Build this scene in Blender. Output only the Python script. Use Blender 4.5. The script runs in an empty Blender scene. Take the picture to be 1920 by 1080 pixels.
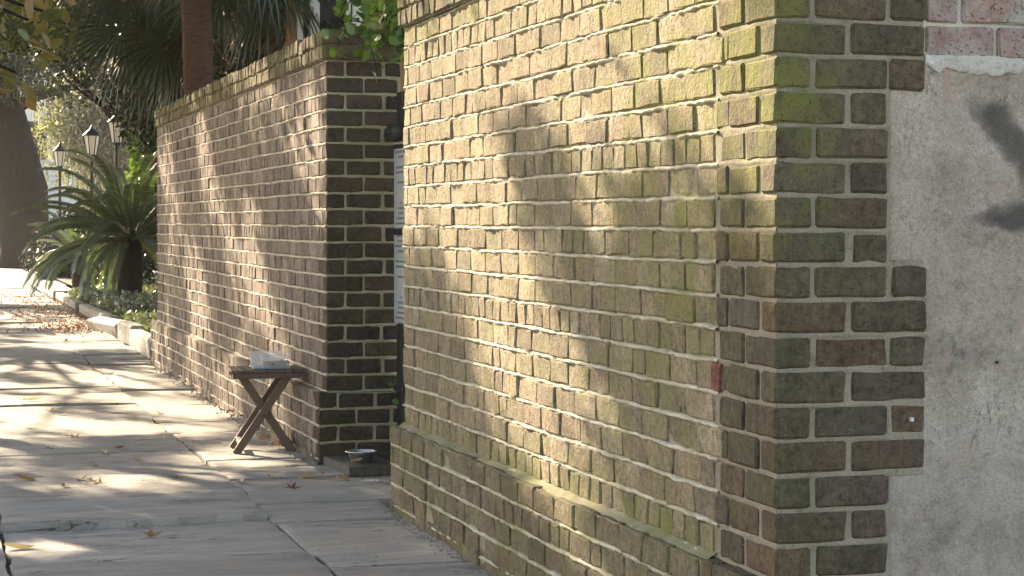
import bpy, bmesh, math, random
import numpy as np
from mathutils import Vector, Matrix, Euler, noise as mnoise

random.seed(11)
rng = np.random.default_rng(11)
R = math.radians
scene = bpy.context.scene
COL = scene.collection

# ------------------------------------------------------------------ camera
cam_data = bpy.data.cameras.new('camera')
cam_data.sensor_width = 36.0
cam_data.lens = 69.4
cam_data.shift_y = -124.0 / 1920.0
cam_data.clip_start = 0.05
cam_data.clip_end = 600.0
cam = bpy.data.objects.new('camera', cam_data)
cam.location = (-2.219, -4.942, 1.40)
cam.rotation_euler = (R(90), 0, -R(16.557))
COL.objects.link(cam)
scene.camera = cam

# ------------------------------------------------------------------ sky, sun, exposure
SUN = Vector((-0.33, 0.87, 0.46)).normalized()          # towards the sun
world = bpy.data.worlds.new('World')
scene.world = world
world.use_nodes = True
wn = world.node_tree
sky = wn.nodes.new('ShaderNodeTexSky')
sky.sky_type = 'NISHITA'
sky.sun_disc = False
sky.sun_elevation = math.asin(SUN.z)
sky.sun_rotation = math.atan2(SUN.x, SUN.y)
bg = wn.nodes['Background']
bg.inputs['Strength'].default_value = 0.115
wn.links.new(sky.outputs['Color'], bg.inputs['Color'])
sun_data = bpy.data.lights.new('sun', 'SUN')
sun_data.energy = 5.0
sun_data.angle = R(0.53)
sun_data.color = (1.0, 0.91, 0.76)
sun = bpy.data.objects.new('sun', sun_data)
sun.rotation_euler = SUN.to_track_quat('Z', 'Y').to_euler()
sun.location = (-6, 20, 15)
COL.objects.link(sun)
scene.view_settings.view_transform = 'Standard'
scene.view_settings.look = 'None'
scene.view_settings.gamma = 1.0
scene.view_settings.use_curve_mapping = False
scene.view_settings.exposure = 2.06
scene.view_settings.use_white_balance = True
scene.view_settings.white_balance_temperature = 7900
scene.view_settings.white_balance_tint = 13

# ------------------------------------------------------------------ node helpers
class NT:
    def __init__(self, name):
        self.m = bpy.data.materials.new(name)
        self.m.use_nodes = True
        self.t = self.m.node_tree
        self.b = self.t.nodes['Principled BSDF']
        self.out = self.t.nodes['Material Output']
    def n(self, typ, **kw):
        nd = self.t.nodes.new('ShaderNode' + typ)
        for k, v in kw.items():
            setattr(nd, k, v)
        return nd
    def put(self, sock, v):
        if isinstance(v, bpy.types.NodeSocket):
            self.t.links.new(v, sock)
        elif v is not None:
            if isinstance(v, tuple) and len(v) == 3 and sock.type == 'RGBA':
                v = (*v, 1)
            sock.default_value = v
    def math(self, op, a, b=None, c=None, clamp=False):
        nd = self.n('Math', operation=op, use_clamp=clamp)
        for i, v in enumerate((a, b, c)):
            if v is not None:
                self.put(nd.inputs[i], v)
        return nd.outputs[0]
    def rng(self, v, a, b, c=0.0, d=1.0, smooth=True):
        nd = self.n('MapRange', interpolation_type='SMOOTHSTEP' if smooth else 'LINEAR')
        for i, q in enumerate((v, a, b, c, d)):
            self.put(nd.inputs[i], q)
        return nd.outputs[0]
    def noise(self, vec, scale, detail=4, rough=0.55, dist=0.0):
        nd = self.n('TexNoise')
        self.put(nd.inputs['Vector'], vec)
        nd.inputs['Scale'].default_value = scale
        nd.inputs['Detail'].default_value = detail
        nd.inputs['Roughness'].default_value = rough
        nd.inputs['Distortion'].default_value = dist
        return nd.outputs['Fac']
    def mix(self, f, a, b, mode='MIX'):
        nd = self.n('Mix', data_type='RGBA', blend_type=mode)
        self.put(nd.inputs[0], f)
        self.put(nd.inputs[6], a)
        self.put(nd.inputs[7], b)
        return nd.outputs[2]
    def ramp(self, f, stops, interp='LINEAR'):
        nd = self.n('ValToRGB')
        cr = nd.color_ramp
        cr.interpolation = interp
        while len(cr.elements) < len(stops):
            cr.elements.new(0.5)
        for e, (p, c) in zip(cr.elements, stops):
            e.position = p
            e.color = (*c, 1)
        self.put(nd.inputs[0], f)
        return nd.outputs[0]
    def pos(self):
        return self.n('NewGeometry').outputs['Position']
    def xyz(self, v):
        nd = self.n('SeparateXYZ')
        self.put(nd.inputs[0], v)
        return nd.outputs
    def scalevec(self, v, s):
        nd = self.n('Mapping')
        self.put(nd.inputs['Vector'], v)
        nd.inputs['Scale'].default_value = s
        return nd.outputs[0]
    def bump(self, h, dist, strength=1.0, normal=None):
        nd = self.n('Bump')
        self.put(nd.inputs['Height'], h)
        nd.inputs['Distance'].default_value = dist
        nd.inputs['Strength'].default_value = strength
        if normal is not None:
            self.put(nd.inputs['Normal'], normal)
        return nd.outputs[0]
    def rnd(self):
        oi = self.n('ObjectInfo').outputs['Random']
        at = self.n('Attribute', attribute_name='rnd').outputs['Fac']
        return self.math('FRACT', self.math('ADD', oi, at))
    def fin(self, color, rough=0.8, normal=None, metal=0.0, spec=None):
        self.put(self.b.inputs['Base Color'], color)
        self.put(self.b.inputs['Roughness'], rough)
        self.put(self.b.inputs['Metallic'], metal)
        if spec is not None:
            self.b.inputs['Specular IOR Level'].default_value = spec
        if normal is not None:
            self.put(self.b.inputs['Normal'], normal)
        return self.m

def brick_material(name, tones, moss_col, moss, lime=0.35, bumpd=0.006, moss_bias=0.0):
    """moss: function (NT, x, y, z) -> socket 0..1 saying where moss may grow"""
    t = NT(name)
    p = t.pos()
    x, y, z = t.xyz(p)
    r = t.rnd()
    col = t.ramp(r, [(i / (len(tones) - 1), c) for i, c in enumerate(tones)])
    big = t.noise(p, 7, 3)
    mid = t.noise(p, 38, 5, 0.65)
    fine = t.noise(p, 150, 3, 0.7)
    col = t.mix(1.0, col, t.ramp(big, [(0.3, (0.72, 0.72, 0.74)), (0.7, (1.22, 1.2, 1.16))]), 'MULTIPLY')
    col = t.mix(1.0, col, t.ramp(mid, [(0.3, (0.5, 0.48, 0.47)), (0.5, (1, 1, 1)), (0.7, (1.35, 1.33, 1.28))]), 'MULTIPLY')
    col = t.mix(1.0, col, t.ramp(fine, [(0.3, (0.68, 0.67, 0.66)), (0.5, (1, 1, 1)), (0.7, (1.22, 1.2, 1.17))]), 'MULTIPLY')
    mk = t.math('MULTIPLY', moss(t, x, y, z), t.rng(t.noise(p, 5.0, 4, 0.7, 0.4), 0.30 - moss_bias, 0.66 - moss_bias))
    mk = t.math('MULTIPLY', mk, t.rng(fine, 0.25, 0.6, 0.7, 1.0))
    r2 = t.math('FRACT', t.math('MULTIPLY', r, 7.31))
    mk = t.math('MULTIPLY', mk, t.rng(r2, 0.0, 0.6, 0.72, 1.0), clamp=True)
    mcol = t.mix(t.noise(p, 16, 3), moss_col, tuple(c * 0.6 for c in moss_col))
    col = t.mix(mk, col, mcol)
    lm = t.rng(t.noise(t.scalevec(p, (1, 1, 1.6)), 19, 6, 0.72, 0.6), 0.60, 0.72, 0, lime)
    col = t.mix(lm, col, (0.52, 0.48, 0.41))
    pit = t.rng(t.noise(p, 95, 2, 0.5), 0.30, 0.38, 1.0, 0.0)
    col = t.mix(t.math('MULTIPLY', pit, 0.6), col, (0.045, 0.04, 0.035))
    h = t.math('ADD', t.math('MULTIPLY', t.noise(p, 48, 5, 0.7), 1.0), t.math('MULTIPLY', t.noise(p, 15, 3), 0.8))
    h = t.math('SUBTRACT', t.math('ADD', h, t.math('MULTIPLY', t.noise(p, 120, 4, 0.7), 0.45)), t.math('MULTIPLY', pit, 0.35))
    return t.fin(col, 0.92, t.bump(h, bumpd * 1.8, 0.9), spec=0.25)

def m_near(t, x, y, z):
    a = t.math('MULTIPLY', t.rng(y, 2.4, 0.1), t.rng(z, 0.5, 1.6, 0.15, 0.9))
    b = t.math('MULTIPLY', t.rng(z, 0.62, 0.36), 0.8)
    c = t.math('MULTIPLY', t.rng(z, 2.15, 2.4), 0.9)
    return t.math('ADD', t.math('MAXIMUM', t.math('MAXIMUM', a, b), c), 0.40, clamp=True)
def m_far(t, x, y, z):
    e = t.math('MULTIPLY', t.rng(y, 6.34, 6.28), t.rng(z, 0.9, 1.3, 0.35, 0.6))
    return t.math('MAXIMUM', t.math('MULTIPLY', t.rng(z, 2.25, 2.42), 0.6), e)
def m_pier(t, x, y, z):
    return t.math('MULTIPLY', t.rng(x, 0.30, 0.0, 0.14, 1.0), t.rng(z, 1.05, 1.7, 0.22, 1.0))

M = {}
M['brick_near'] = brick_material('aged_brick_tan', [(0.17, 0.13, 0.10), (0.29, 0.235, 0.17), (0.24, 0.18, 0.135), (0.34, 0.285, 0.205), (0.29, 0.21, 0.16), (0.25, 0.215, 0.15), (0.19, 0.15, 0.12)], (0.245, 0.245, 0.08), m_near, 0.28)
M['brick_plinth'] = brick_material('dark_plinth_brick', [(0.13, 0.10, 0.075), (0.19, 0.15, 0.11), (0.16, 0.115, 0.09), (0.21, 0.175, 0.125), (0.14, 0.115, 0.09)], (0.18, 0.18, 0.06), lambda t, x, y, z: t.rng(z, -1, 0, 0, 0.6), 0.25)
M['brick_far'] = brick_material('aged_brick_brown', [(0.15, 0.115, 0.10), (0.25, 0.205, 0.17), (0.19, 0.145, 0.12), (0.30, 0.25, 0.205), (0.15, 0.122, 0.112), (0.23, 0.175, 0.145)], (0.12, 0.125, 0.05), m_far, 0.3)
M['brick_dark'] = brick_material('dark_end_brick', [(0.07, 0.05, 0.04), (0.10, 0.075, 0.055), (0.06, 0.045, 0.04), (0.12, 0.08, 0.062)], (0.075, 0.08, 0.03), m_far, 0.22)  # darker tones for the end bricks of the brown wall
M['brick_coping'] = brick_material('weathered_coping_brick', [(0.11, 0.085, 0.062), (0.17, 0.135, 0.095), (0.13, 0.10, 0.08), (0.20, 0.165, 0.115)], (0.20, 0.20, 0.06), lambda t, x, y, z: t.rng(z, 2.30, 2.40, 0, 0.7), 0.25)
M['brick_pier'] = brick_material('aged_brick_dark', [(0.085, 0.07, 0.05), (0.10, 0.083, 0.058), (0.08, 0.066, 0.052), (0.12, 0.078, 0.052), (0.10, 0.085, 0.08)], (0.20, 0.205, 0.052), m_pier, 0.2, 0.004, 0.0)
M['brick_red'] = brick_material('whitewashed_red_brick', [(0.30, 0.13, 0.10), (0.26, 0.11, 0.09)], (0.5, 0.47, 0.42), lambda t, x, y, z: t.rng(z, 1.0, 1.1), 0.85, 0.006, 0.07)
M['brick_oxblood'] = brick_material('oxblood_brick', [(0.22, 0.085, 0.065), (0.2, 0.08, 0.06)], (0.1, 0.1, 0.05), lambda t, x, y, z: t.rng(z, 50, 51), 0.15)

def mortar_material(name, c1, c2, mossm=None, mcol=(0.2, 0.21, 0.08), old=None):
    t = NT(name)
    p = t.pos()
    x, y, z = t.xyz(p)
    col = t.ramp(t.noise(p, 6, 5, 0.6), [(0.3, c2), (0.62, c1)])
    if old:
        bed = t.n('Attribute', attribute_name='bed').outputs['Fac']
        col = t.mix(bed, t.mix(t.noise(p, 11, 3), old, tuple(c * 0.75 for c in old)), col)
    grain = t.noise(p, 260, 2, 0.6)
    col = t.mix(1.0, col, t.ramp(grain, [(0.3, (0.72, 0.71, 0.7)), (0.65, (1.12, 1.12, 1.1))]), 'MULTIPLY')
    dirt = t.rng(t.noise(p, 21, 5, 0.7), 0.52, 0.72, 0, 0.6)
    col = t.mix(dirt, col, tuple(c * 0.45 for c in c2))
    if mossm:
        col = t.mix(t.math('MULTIPLY', mossm(t, x, y, z), t.rng(t.noise(p, 5.0, 4, 0.7, 0.4), 0.34, 0.68, 0, 0.7)), col, mcol)
    h = t.math('ADD', t.noise(p, 60, 5, 0.75), t.math('MULTIPLY', grain, 0.35))
    return t.fin(col, 0.95, t.bump(h, 0.006, 0.8), spec=0.2)
M['mortar_near'] = mortar_material('lime_mortar_pale', (0.66, 0.60, 0.50), (0.50, 0.44, 0.35), m_near, old=(0.36, 0.31, 0.235))
M['mortar_far'] = mortar_material('lime_mortar_grey', (0.64, 0.58, 0.49), (0.48, 0.42, 0.34), m_far, old=(0.30, 0.255, 0.205))
M['mortar_end'] = mortar_material('yellowed_lime_mortar', (0.46, 0.41, 0.29), (0.34, 0.30, 0.20), m_far)
M['mortar_pier'] = mortar_material('sandy_mortar', (0.33, 0.285, 0.225), (0.25, 0.215, 0.165), m_pier, (0.12, 0.13, 0.05))
M['fillet'] = mortar_material('mossy_fillet_mortar', (0.33, 0.30, 0.21), (0.2, 0.185, 0.12), lambda t, x, y, z: t.rng(z, 0, 0.1), (0.19, 0.20, 0.07))
M['mortar_white'] = mortar_material('limewash_mortar', (0.6, 0.57, 0.52), (0.45, 0.41, 0.37))

def stucco_material():
    t = NT('weathered_stucco')
    p = t.pos()
    x, y, z = t.xyz(p)
    g = t.noise(p, 3.2, 6, 0.68, 0.3)
    col = t.ramp(g, [(0.32, (0.32, 0.27, 0.228)), (0.48, (0.49, 0.42, 0.355)), (0.66, (0.63, 0.55, 0.475))])
    speck = t.noise(p, 75, 5, 0.75)
    col = t.mix(1.0, col, t.ramp(speck, [(0.3, (0.66, 0.65, 0.64)), (0.5, (1, 1, 1)), (0.7, (1.16, 1.14, 1.1))]), 'MULTIPLY')
    col = t.mix(1.0, col, t.ramp(t.noise(p, 240, 3, 0.7), [(0.3, (0.7, 0.7, 0.7)), (0.7, (1.2, 1.19, 1.17))]), 'MULTIPLY')
    mild = t.math('MULTIPLY', t.rng(t.noise(p, 5, 7, 0.8, 0.2), 0.50, 0.66), t.math('MULTIPLY', t.rng(z, 0.78, 1.0), t.rng(z, 1.42, 1.15)))
    col = t.mix(t.math('MULTIPLY', mild, 0.6), col, (0.125, 0.12, 0.118))
    pk = t.rng(t.noise(t.scalevec(p, (1.8, 1, 0.8)), 6, 6, 0.75, 0.5), 0.55, 0.63, 0, 0.75)
    col = t.mix(pk, col, (0.50, 0.37, 0.305))
    pale = t.rng(z, 0.92, 0.55, 0, 0.45)
    col = t.mix(t.math('MULTIPLY', pale, t.rng(g, 0.35, 0.6)), col, (0.5, 0.465, 0.43))
    # dark marks coloured into the render, with their own ragged shapes
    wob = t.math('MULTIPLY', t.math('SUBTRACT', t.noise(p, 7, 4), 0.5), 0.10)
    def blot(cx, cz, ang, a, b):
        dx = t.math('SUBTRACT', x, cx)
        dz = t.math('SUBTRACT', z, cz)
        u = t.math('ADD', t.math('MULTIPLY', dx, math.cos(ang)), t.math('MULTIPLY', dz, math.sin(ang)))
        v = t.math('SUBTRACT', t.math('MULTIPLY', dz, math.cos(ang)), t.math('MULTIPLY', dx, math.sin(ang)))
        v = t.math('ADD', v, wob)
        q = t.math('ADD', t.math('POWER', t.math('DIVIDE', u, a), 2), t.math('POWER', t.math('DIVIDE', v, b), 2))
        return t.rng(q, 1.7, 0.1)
    dark_marks = None
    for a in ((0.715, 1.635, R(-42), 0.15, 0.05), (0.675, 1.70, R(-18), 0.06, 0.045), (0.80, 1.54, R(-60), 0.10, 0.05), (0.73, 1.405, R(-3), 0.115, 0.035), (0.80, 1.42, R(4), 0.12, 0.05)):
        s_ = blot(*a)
        dark_marks = s_ if dark_marks is None else t.math('MAXIMUM', dark_marks, s_)
    col = t.mix(t.math('MULTIPLY', dark_marks, 0.8), col, (0.06, 0.055, 0.055))
    cn = t.noise(t.scalevec(p, (1.5, 1, 0.55)), 4.2, 7, 0.6, 1.2)
    crk = t.math('MULTIPLY', t.rng(t.math('ABSOLUTE', t.math('SUBTRACT', cn, 0.47)), 0.0035, 0.0008), t.rng(t.noise(p, 3.1, 3), 0.52, 0.60))
    col = t.mix(t.math('MULTIPLY', crk, 0.65), col, (0.09, 0.08, 0.075))
    h = t.math('ADD', t.noise(p, 130, 4, 0.8), t.math('MULTIPLY', t.noise(p, 22, 5, 0.7), 1.3))
    h = t.math('SUBTRACT', h, t.math('MULTIPLY', crk, 1.0))
    return t.fin(col, 0.95, t.bump(h, 0.012, 0.9), spec=0.2)
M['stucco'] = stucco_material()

def flag_material():
    t = NT('worn_bluestone')
    p = t.pos()
    r = t.rnd()
    col = t.ramp(r, [(0, (0.27, 0.252, 0.235)), (0.5, (0.37, 0.347, 0.32)), (1, (0.32, 0.30, 0.278))])
    pl = t.scalevec(p, (0.45, 2.2, 1))
    col = t.mix(1.0, col, t.ramp(t.noise(pl, 5, 7, 0.7, 0.5), [(0.3, (0.72, 0.72, 0.73)), (0.7, (1.2, 1.18, 1.14))]), 'MULTIPLY')
    col = t.mix(1.0, col, t.ramp(t.noise(p, 160, 3, 0.7), [(0.3, (0.8, 0.8, 0.8)), (0.7, (1.12, 1.12, 1.1))]), 'MULTIPLY')
    cn = t.noise(t.scalevec(p, (0.5, 2.6, 1)), 1.6, 6, 0.62, 0.8)
    crack = t.math('MULTIPLY', t.rng(t.math('ABSOLUTE', t.math('SUBTRACT', cn, 0.5)), 0.006, 0.0015), t.rng(t.noise(p, 1.7, 2), 0.46, 0.56))
    col = t.mix(t.math('MULTIPLY', crack, 0.75), col, (0.05, 0.045, 0.04))
    layer = t.noise(pl, 3.2, 5, 0.6, 0.4)
    st = t.math('DIVIDE', t.math('FLOOR', t.math('MULTIPLY', layer, 9)), 9)
    h = t.math('ADD', t.math('MULTIPLY', st, 2.2), t.math('SUBTRACT', t.math('MULTIPLY', t.noise(p, 55, 5, 0.7), 0.35), t.math('MULTIPLY', crack, 0.7)))
    return t.fin(col, 0.72, t.bump(h, 0.014, 0.8), spec=0.3)
M['flag'] = flag_material()

def plain(name, c, rough=0.7, metal=0.0, var=0.25, scale=20, bump=0.002, spec=None):
    t = NT(name)
    p = t.pos()
    n = t.noise(p, scale, 5, 0.65)
    col = t.mix(1.0, c, t.ramp(n, [(0.3, (1 - var,) * 3), (0.7, (1 + var,) * 3)]), 'MULTIPLY')
    return t.fin(col, rough, t.bump(n, bump, 0.6) if bump else None, metal, spec)
M['soil'] = plain('sandy_soil', (0.09, 0.075, 0.06), 0.95, var=0.5, scale=40, bump=0.01)
M['ground'] = plain('packed_earth', (0.2, 0.175, 0.14), 0.95, var=0.4, scale=3, bump=0.01)
M['road'] = plain('asphalt', (0.055, 0.055, 0.055), 0.9, var=0.3, scale=60, bump=0.005)
M['path'] = plain('pale_concrete', (0.36, 0.335, 0.30), 0.85, var=0.25, scale=4, bump=0.006)
M['kerb'] = plain('weathered_limestone', (0.27, 0.25, 0.215), 0.9, var=0.35, scale=14, bump=0.008)
M['iron'] = plain('black_iron', (0.022, 0.022, 0.022), 0.5, var=0.3, scale=40, bump=0.001)
M['gate'] = plain('dark_green_black_paint', (0.022, 0.025, 0.02), 0.6, var=0.3, scale=15, bump=0.001)
M['paver'] = plain('slate_block', (0.085, 0.072, 0.06), 0.9, var=0.35, scale=30, bump=0.006)
M['steel'] = plain('stainless_steel', (0.80, 0.79, 0.76), 0.28, 1.0, var=0.08, scale=12, bump=0)
M['water'] = NT('still_water').fin((0.03, 0.035, 0.035), 0.03)
M['ochre'] = plain('ochre_stucco', (0.30, 0.155, 0.075), 0.9, var=0.2, scale=6)
M['trim'] = plain('painted_white_wood', (0.62, 0.61, 0.60), 0.6, var=0.1, scale=9, bump=0.001)
M['pane'] = NT('dark_window_glass').fin((0.012, 0.013, 0.016), 0.35, spec=0.15)
M['lampglass'] = NT('frosted_lamp_glass').fin((0.72, 0.68, 0.60), 0.45)
M['palehouse'] = plain('pale_far_render', (0.72, 0.70, 0.66), 0.9, var=0.1, scale=0.7, bump=0)
M['roof'] = plain('grey_slate_roof', (0.16, 0.15, 0.15), 0.8, var=0.2, scale=3)

def wood_material():
    t = NT('weathered_teak')
    p = t.n('TexCoord').outputs['Object']
    r = t.rnd()
    g = t.noise(t.scalevec(p, (60, 60, 5)), 1.0, 5, 0.7, 0.5)
    col = t.mix(g, (0.06, 0.036, 0.025), (0.14, 0.09, 0.062))
    col = t.mix(1.0, col, t.ramp(r, [(0, (0.8, 0.8, 0.8)), (1, (1.25, 1.2, 1.15))]), 'MULTIPLY')
    return t.fin(col, 0.6, t.bump(g, 0.002, 0.6))
M['wood'] = wood_material()

def bark_material(name, c1, c2, sc, rings=False):
    t = NT(name)
    p = t.pos()
    q = t.scalevec(p, (1, 1, 6.0) if rings else (1, 1, 0.22))
    n = t.noise(q, sc, 6, 0.7, 0.6)
    col = t.ramp(n, [(0.3, c1), (0.7, c2)])
    return t.fin(col, 0.95, t.bump(n, 0.03, 0.9), spec=0.15)
M['oak_bark'] = bark_material('oak_bark', (0.010, 0.009, 0.008), (0.032, 0.028, 0.026), 12)
M['palm_bark'] = bark_material('palm_bark', (0.05, 0.028, 0.021), (0.15, 0.082, 0.06), 9, True)
M['cycad_bark'] = bark_material('cycad_bark', (0.015, 0.013, 0.012), (0.05, 0.042, 0.035), 25)

def leaf_material(name, c1, c2, rough=0.38, trans=0.35, spec=0.5):
    t = NT(name)
    r = t.rnd()
    col = t.mix(r, c1, c2)
    t.fin(col, rough, spec=spec)
    tr = t.n('BsdfTranslucent')
    t.put(tr.inputs['Color'], t.mix(1.0, col, (1.5, 1.6, 0.7), 'MULTIPLY'))
    mx = t.n('MixShader')
    mx.inputs[0].default_value = trans
    t.t.links.new(t.b.outputs[0], mx.inputs[1])
    t.t.links.new(tr.outputs[0], mx.inputs[2])
    t.t.links.new(mx.outputs[0], t.out.inputs['Surface'])
    return t.m
M['leaf_oak'] = leaf_material('oak_leaf', (0.035, 0.055, 0.018), (0.085, 0.115, 0.035))
M['leaf_dark'] = leaf_material('evergreen_leaf', (0.012, 0.02, 0.010), (0.032, 0.046, 0.02), 0.35, 0.15)
M['leaf_mag'] = leaf_material('magnolia_leaf', (0.06, 0.085, 0.025), (0.20, 0.115, 0.045), 0.3, 0.35)
M['leaf_vine'] = leaf_material('vine_leaf', (0.07, 0.14, 0.025), (0.14, 0.22, 0.05), 0.3, 0.4)
M['leaf_pale'] = leaf_material('pale_moss_leaf', (0.07, 0.075, 0.055), (0.24, 0.235, 0.20), 0.5, 0.4)
M['leaf_cover'] = leaf_material('ground_cover_leaf', (0.08, 0.11, 0.06), (0.24, 0.26, 0.18), 0.25, 0.2, 1.0)
M['frond_palm'] = leaf_material('fan_palm_blade', (0.018, 0.03, 0.016), (0.042, 0.06, 0.026), 0.3, 0.2, 0.6)
M['frond_cycad'] = leaf_material('cycad_leaflet', (0.045, 0.075, 0.035), (0.14, 0.17, 0.09), 0.28, 0.25, 1.0)
M['leaf_dry'] = leaf_material('dry_leaf', (0.30, 0.17, 0.075), (0.46, 0.32, 0.16), 0.7, 0.25, 0.3)
M['leaf_red'] = leaf_material('dry_russet_leaf', (0.20, 0.085, 0.06), (0.26, 0.13, 0.09), 0.7, 0.2, 0.3)
M['leaf_grey'] = leaf_material('dry_grey_leaf', (0.40, 0.30, 0.22), (0.52, 0.41, 0.31), 0.8, 0.15, 0.3)

def plastic():
    t = NT('clear_plastic')
    t.fin((0.82, 0.84, 0.85), 0.25)
    tr = t.n('BsdfTransparent')
    mx = t.n('MixShader')
    mx.inputs[0].default_value = 0.32
    t.t.links.new(tr.outputs[0], mx.inputs[1])
    t.t.links.new(t.b.outputs[0], mx.inputs[2])
    t.t.links.new(mx.outputs[0], t.out.inputs['Surface'])
    return t.m
M['plastic'] = plastic()
M['tray'] = plain('pale_blue_plastic', (0.22, 0.32, 0.42), 0.4, var=0.1, bump=0)
M['biscuit'] = plain('brown_biscuit', (0.24, 0.13, 0.065), 0.9, var=0.4, scale=60)

def sign_material():
    t = NT('printed_notice')
    p = t.n('TexCoord').outputs['Object']
    x, y, z = t.xyz(p)
    ln = t.math('FRACT', t.math('MULTIPLY', z, 34))
    row = t.math('FLOOR', t.math('MULTIPLY', z, 34))
    bar = t.math('MULTIPLY', t.rng(ln, 0.25, 0.33), t.rng(ln, 0.72, 0.64))
    wn_ = t.n('TexWhiteNoise', noise_dimensions='1D')
    t.put(wn_.inputs['W'], row)
    half = t.rng(wn_.outputs['Value'], 0.12, 1.0, 0.0, 0.15, False)
    inside = t.rng(t.math('SUBTRACT', half, t.math('ABSOLUTE', y)), 0.0, 0.004)
    cv = t.n('CombineXYZ')
    t.put(cv.inputs[0], t.math('MULTIPLY', y, 210))
    t.put(cv.inputs[1], row)
    ch = t.rng(t.noise(cv.outputs[0], 1.0, 2), 0.40, 0.47)
    ink = t.math('MULTIPLY', t.math('MULTIPLY', bar, inside), ch)
    col = t.mix(t.math('MULTIPLY', ink, 0.85), (0.50, 0.49, 0.47), (0.04, 0.04, 0.045))
    return t.fin(col, 0.45)
M['sign'] = sign_material()

# ------------------------------------------------------------------ mesh helpers
def new_mesh(name, V, F, mat=None, smooth=False, rnd=None):
    me = bpy.data.meshes.new(name)
    V = np.asarray(V, dtype=np.float64)
    if isinstance(F, np.ndarray):
        nf, k = F.shape
        me.vertices.add(len(V))
        me.vertices.foreach_set('co', V.ravel())
        me.loops.add(nf * k)
        me.loops.foreach_set('vertex_index', F.ravel().astype(np.int32))
        me.polygons.add(nf)
        me.polygons.foreach_set('loop_start', np.arange(0, nf * k, k, dtype=np.int32))
        me.update(calc_edges=True)
        me.validate()
    else:
        me.from_pydata([tuple(v) for v in V], [], F)
        me.update()
    if mat:
        me.materials.append(M[mat])
    if smooth:
        me.polygons.foreach_set('use_smooth', np.ones(len(me.polygons), dtype=bool))
    if rnd is not None:
        a = me.attributes.new('rnd', 'FLOAT', 'POINT')
        a.data.foreach_set('value', np.asarray(rnd, dtype=np.float32))
    return me

def link(name, me, parent=None, loc=(0, 0, 0), rot=(0, 0, 0), scale=(1, 1, 1)):
    o = bpy.data.objects.new(name, me)
    COL.objects.link(o)
    o.parent = parent
    o.location = loc
    o.rotation_euler = rot
    o.scale = scale
    return o

def thing(name, label, cat, loc=(0, 0, 0), rotz=0.0, group=None):
    o = link(name, None, None, loc, (0, 0, rotz))
    o.empty_display_size = 0.1
    return tag(o, label, cat, group)

def tag(o, label=None, cat=None, group=None, kind=None):
    for k, v in (('label', label), ('category', cat), ('group', group), ('kind', kind)):
        if v:
            o[k] = v
    return o

def box_vf(x0, x1, y0, y1, z0, z1):
    V = [(x, y, z) for x in (x0, x1) for y in (y0, y1) for z in (z0, z1)]
    F = [(0, 1, 3, 2), (4, 6, 7, 5), (0, 4, 5, 1), (2, 3, 7, 6), (0, 2, 6, 4), (1, 5, 7, 3)]
    return V, F

def bev_box(name, b, mat, parent=None, bevel=0.004, **kw):
    V, F = box_vf(*b)
    bm = bmesh.new()
    vs = [bm.verts.new(v) for v in V]
    for f in F:
        bm.faces.new([vs[i] for i in f])
    bmesh.ops.recalc_face_normals(bm, faces=bm.faces)
    if bevel:
        bmesh.ops.bevel(bm, geom=bm.edges[:], offset=bevel, segments=1, affect='EDGES', profile=0.5)
    me = bpy.data.meshes.new(name)
    bm.to_mesh(me)
    bm.free()
    me.materials.append(M[mat])
    return link(name, me, parent, **kw)

def tube_vf(pts, radii, sides=8, cap=True, squash=1.0):
    V, F = [], []
    n = len(pts)
    pts = [Vector(p) for p in pts]
    up = Vector((0.13, 0.21, 0.97))
    for i, p in enumerate(pts):
        d = (pts[min(i + 1, n - 1)] - pts[max(i - 1, 0)]).normalized()
        a = d.cross(up)
        if a.length < 1e-3:
            a = d.cross(Vector((1, 0, 0)))
        a.normalize()
        b = d.cross(a).normalized()
        for k in range(sides):
            th = 2 * math.pi * k / sides
            V.append(p + a * (math.cos(th) * radii[i]) + b * (math.sin(th) * radii[i] * squash))
    for i in range(n - 1):
        for k in range(sides):
            k2 = (k + 1) % sides
            F.append((i * sides + k, i * sides + k2, (i + 1) * sides + k2, (i + 1) * sides + k))
    if cap:
        F.append(tuple(range(sides))[::-1])
        F.append(tuple(range((n - 1) * sides, n * sides)))
    return V, F

class Acc:
    def __init__(self):
        self.V, self.F, self.r = [], [], []
    def add(self, V, F, r=0.0):
        o = len(self.V)
        self.V += [tuple(v) for v in V]
        self.F += [tuple(i + o for i in f) for f in F]
        self.r += [r] * len(V)
    def mesh(self, name, mat, smooth=False):
        return new_mesh(name, self.V, self.F, mat, smooth, self.r)

def vnoise(x, y, z=0.0):
    return mnoise.noise(Vector((x, y, z)))

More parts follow.
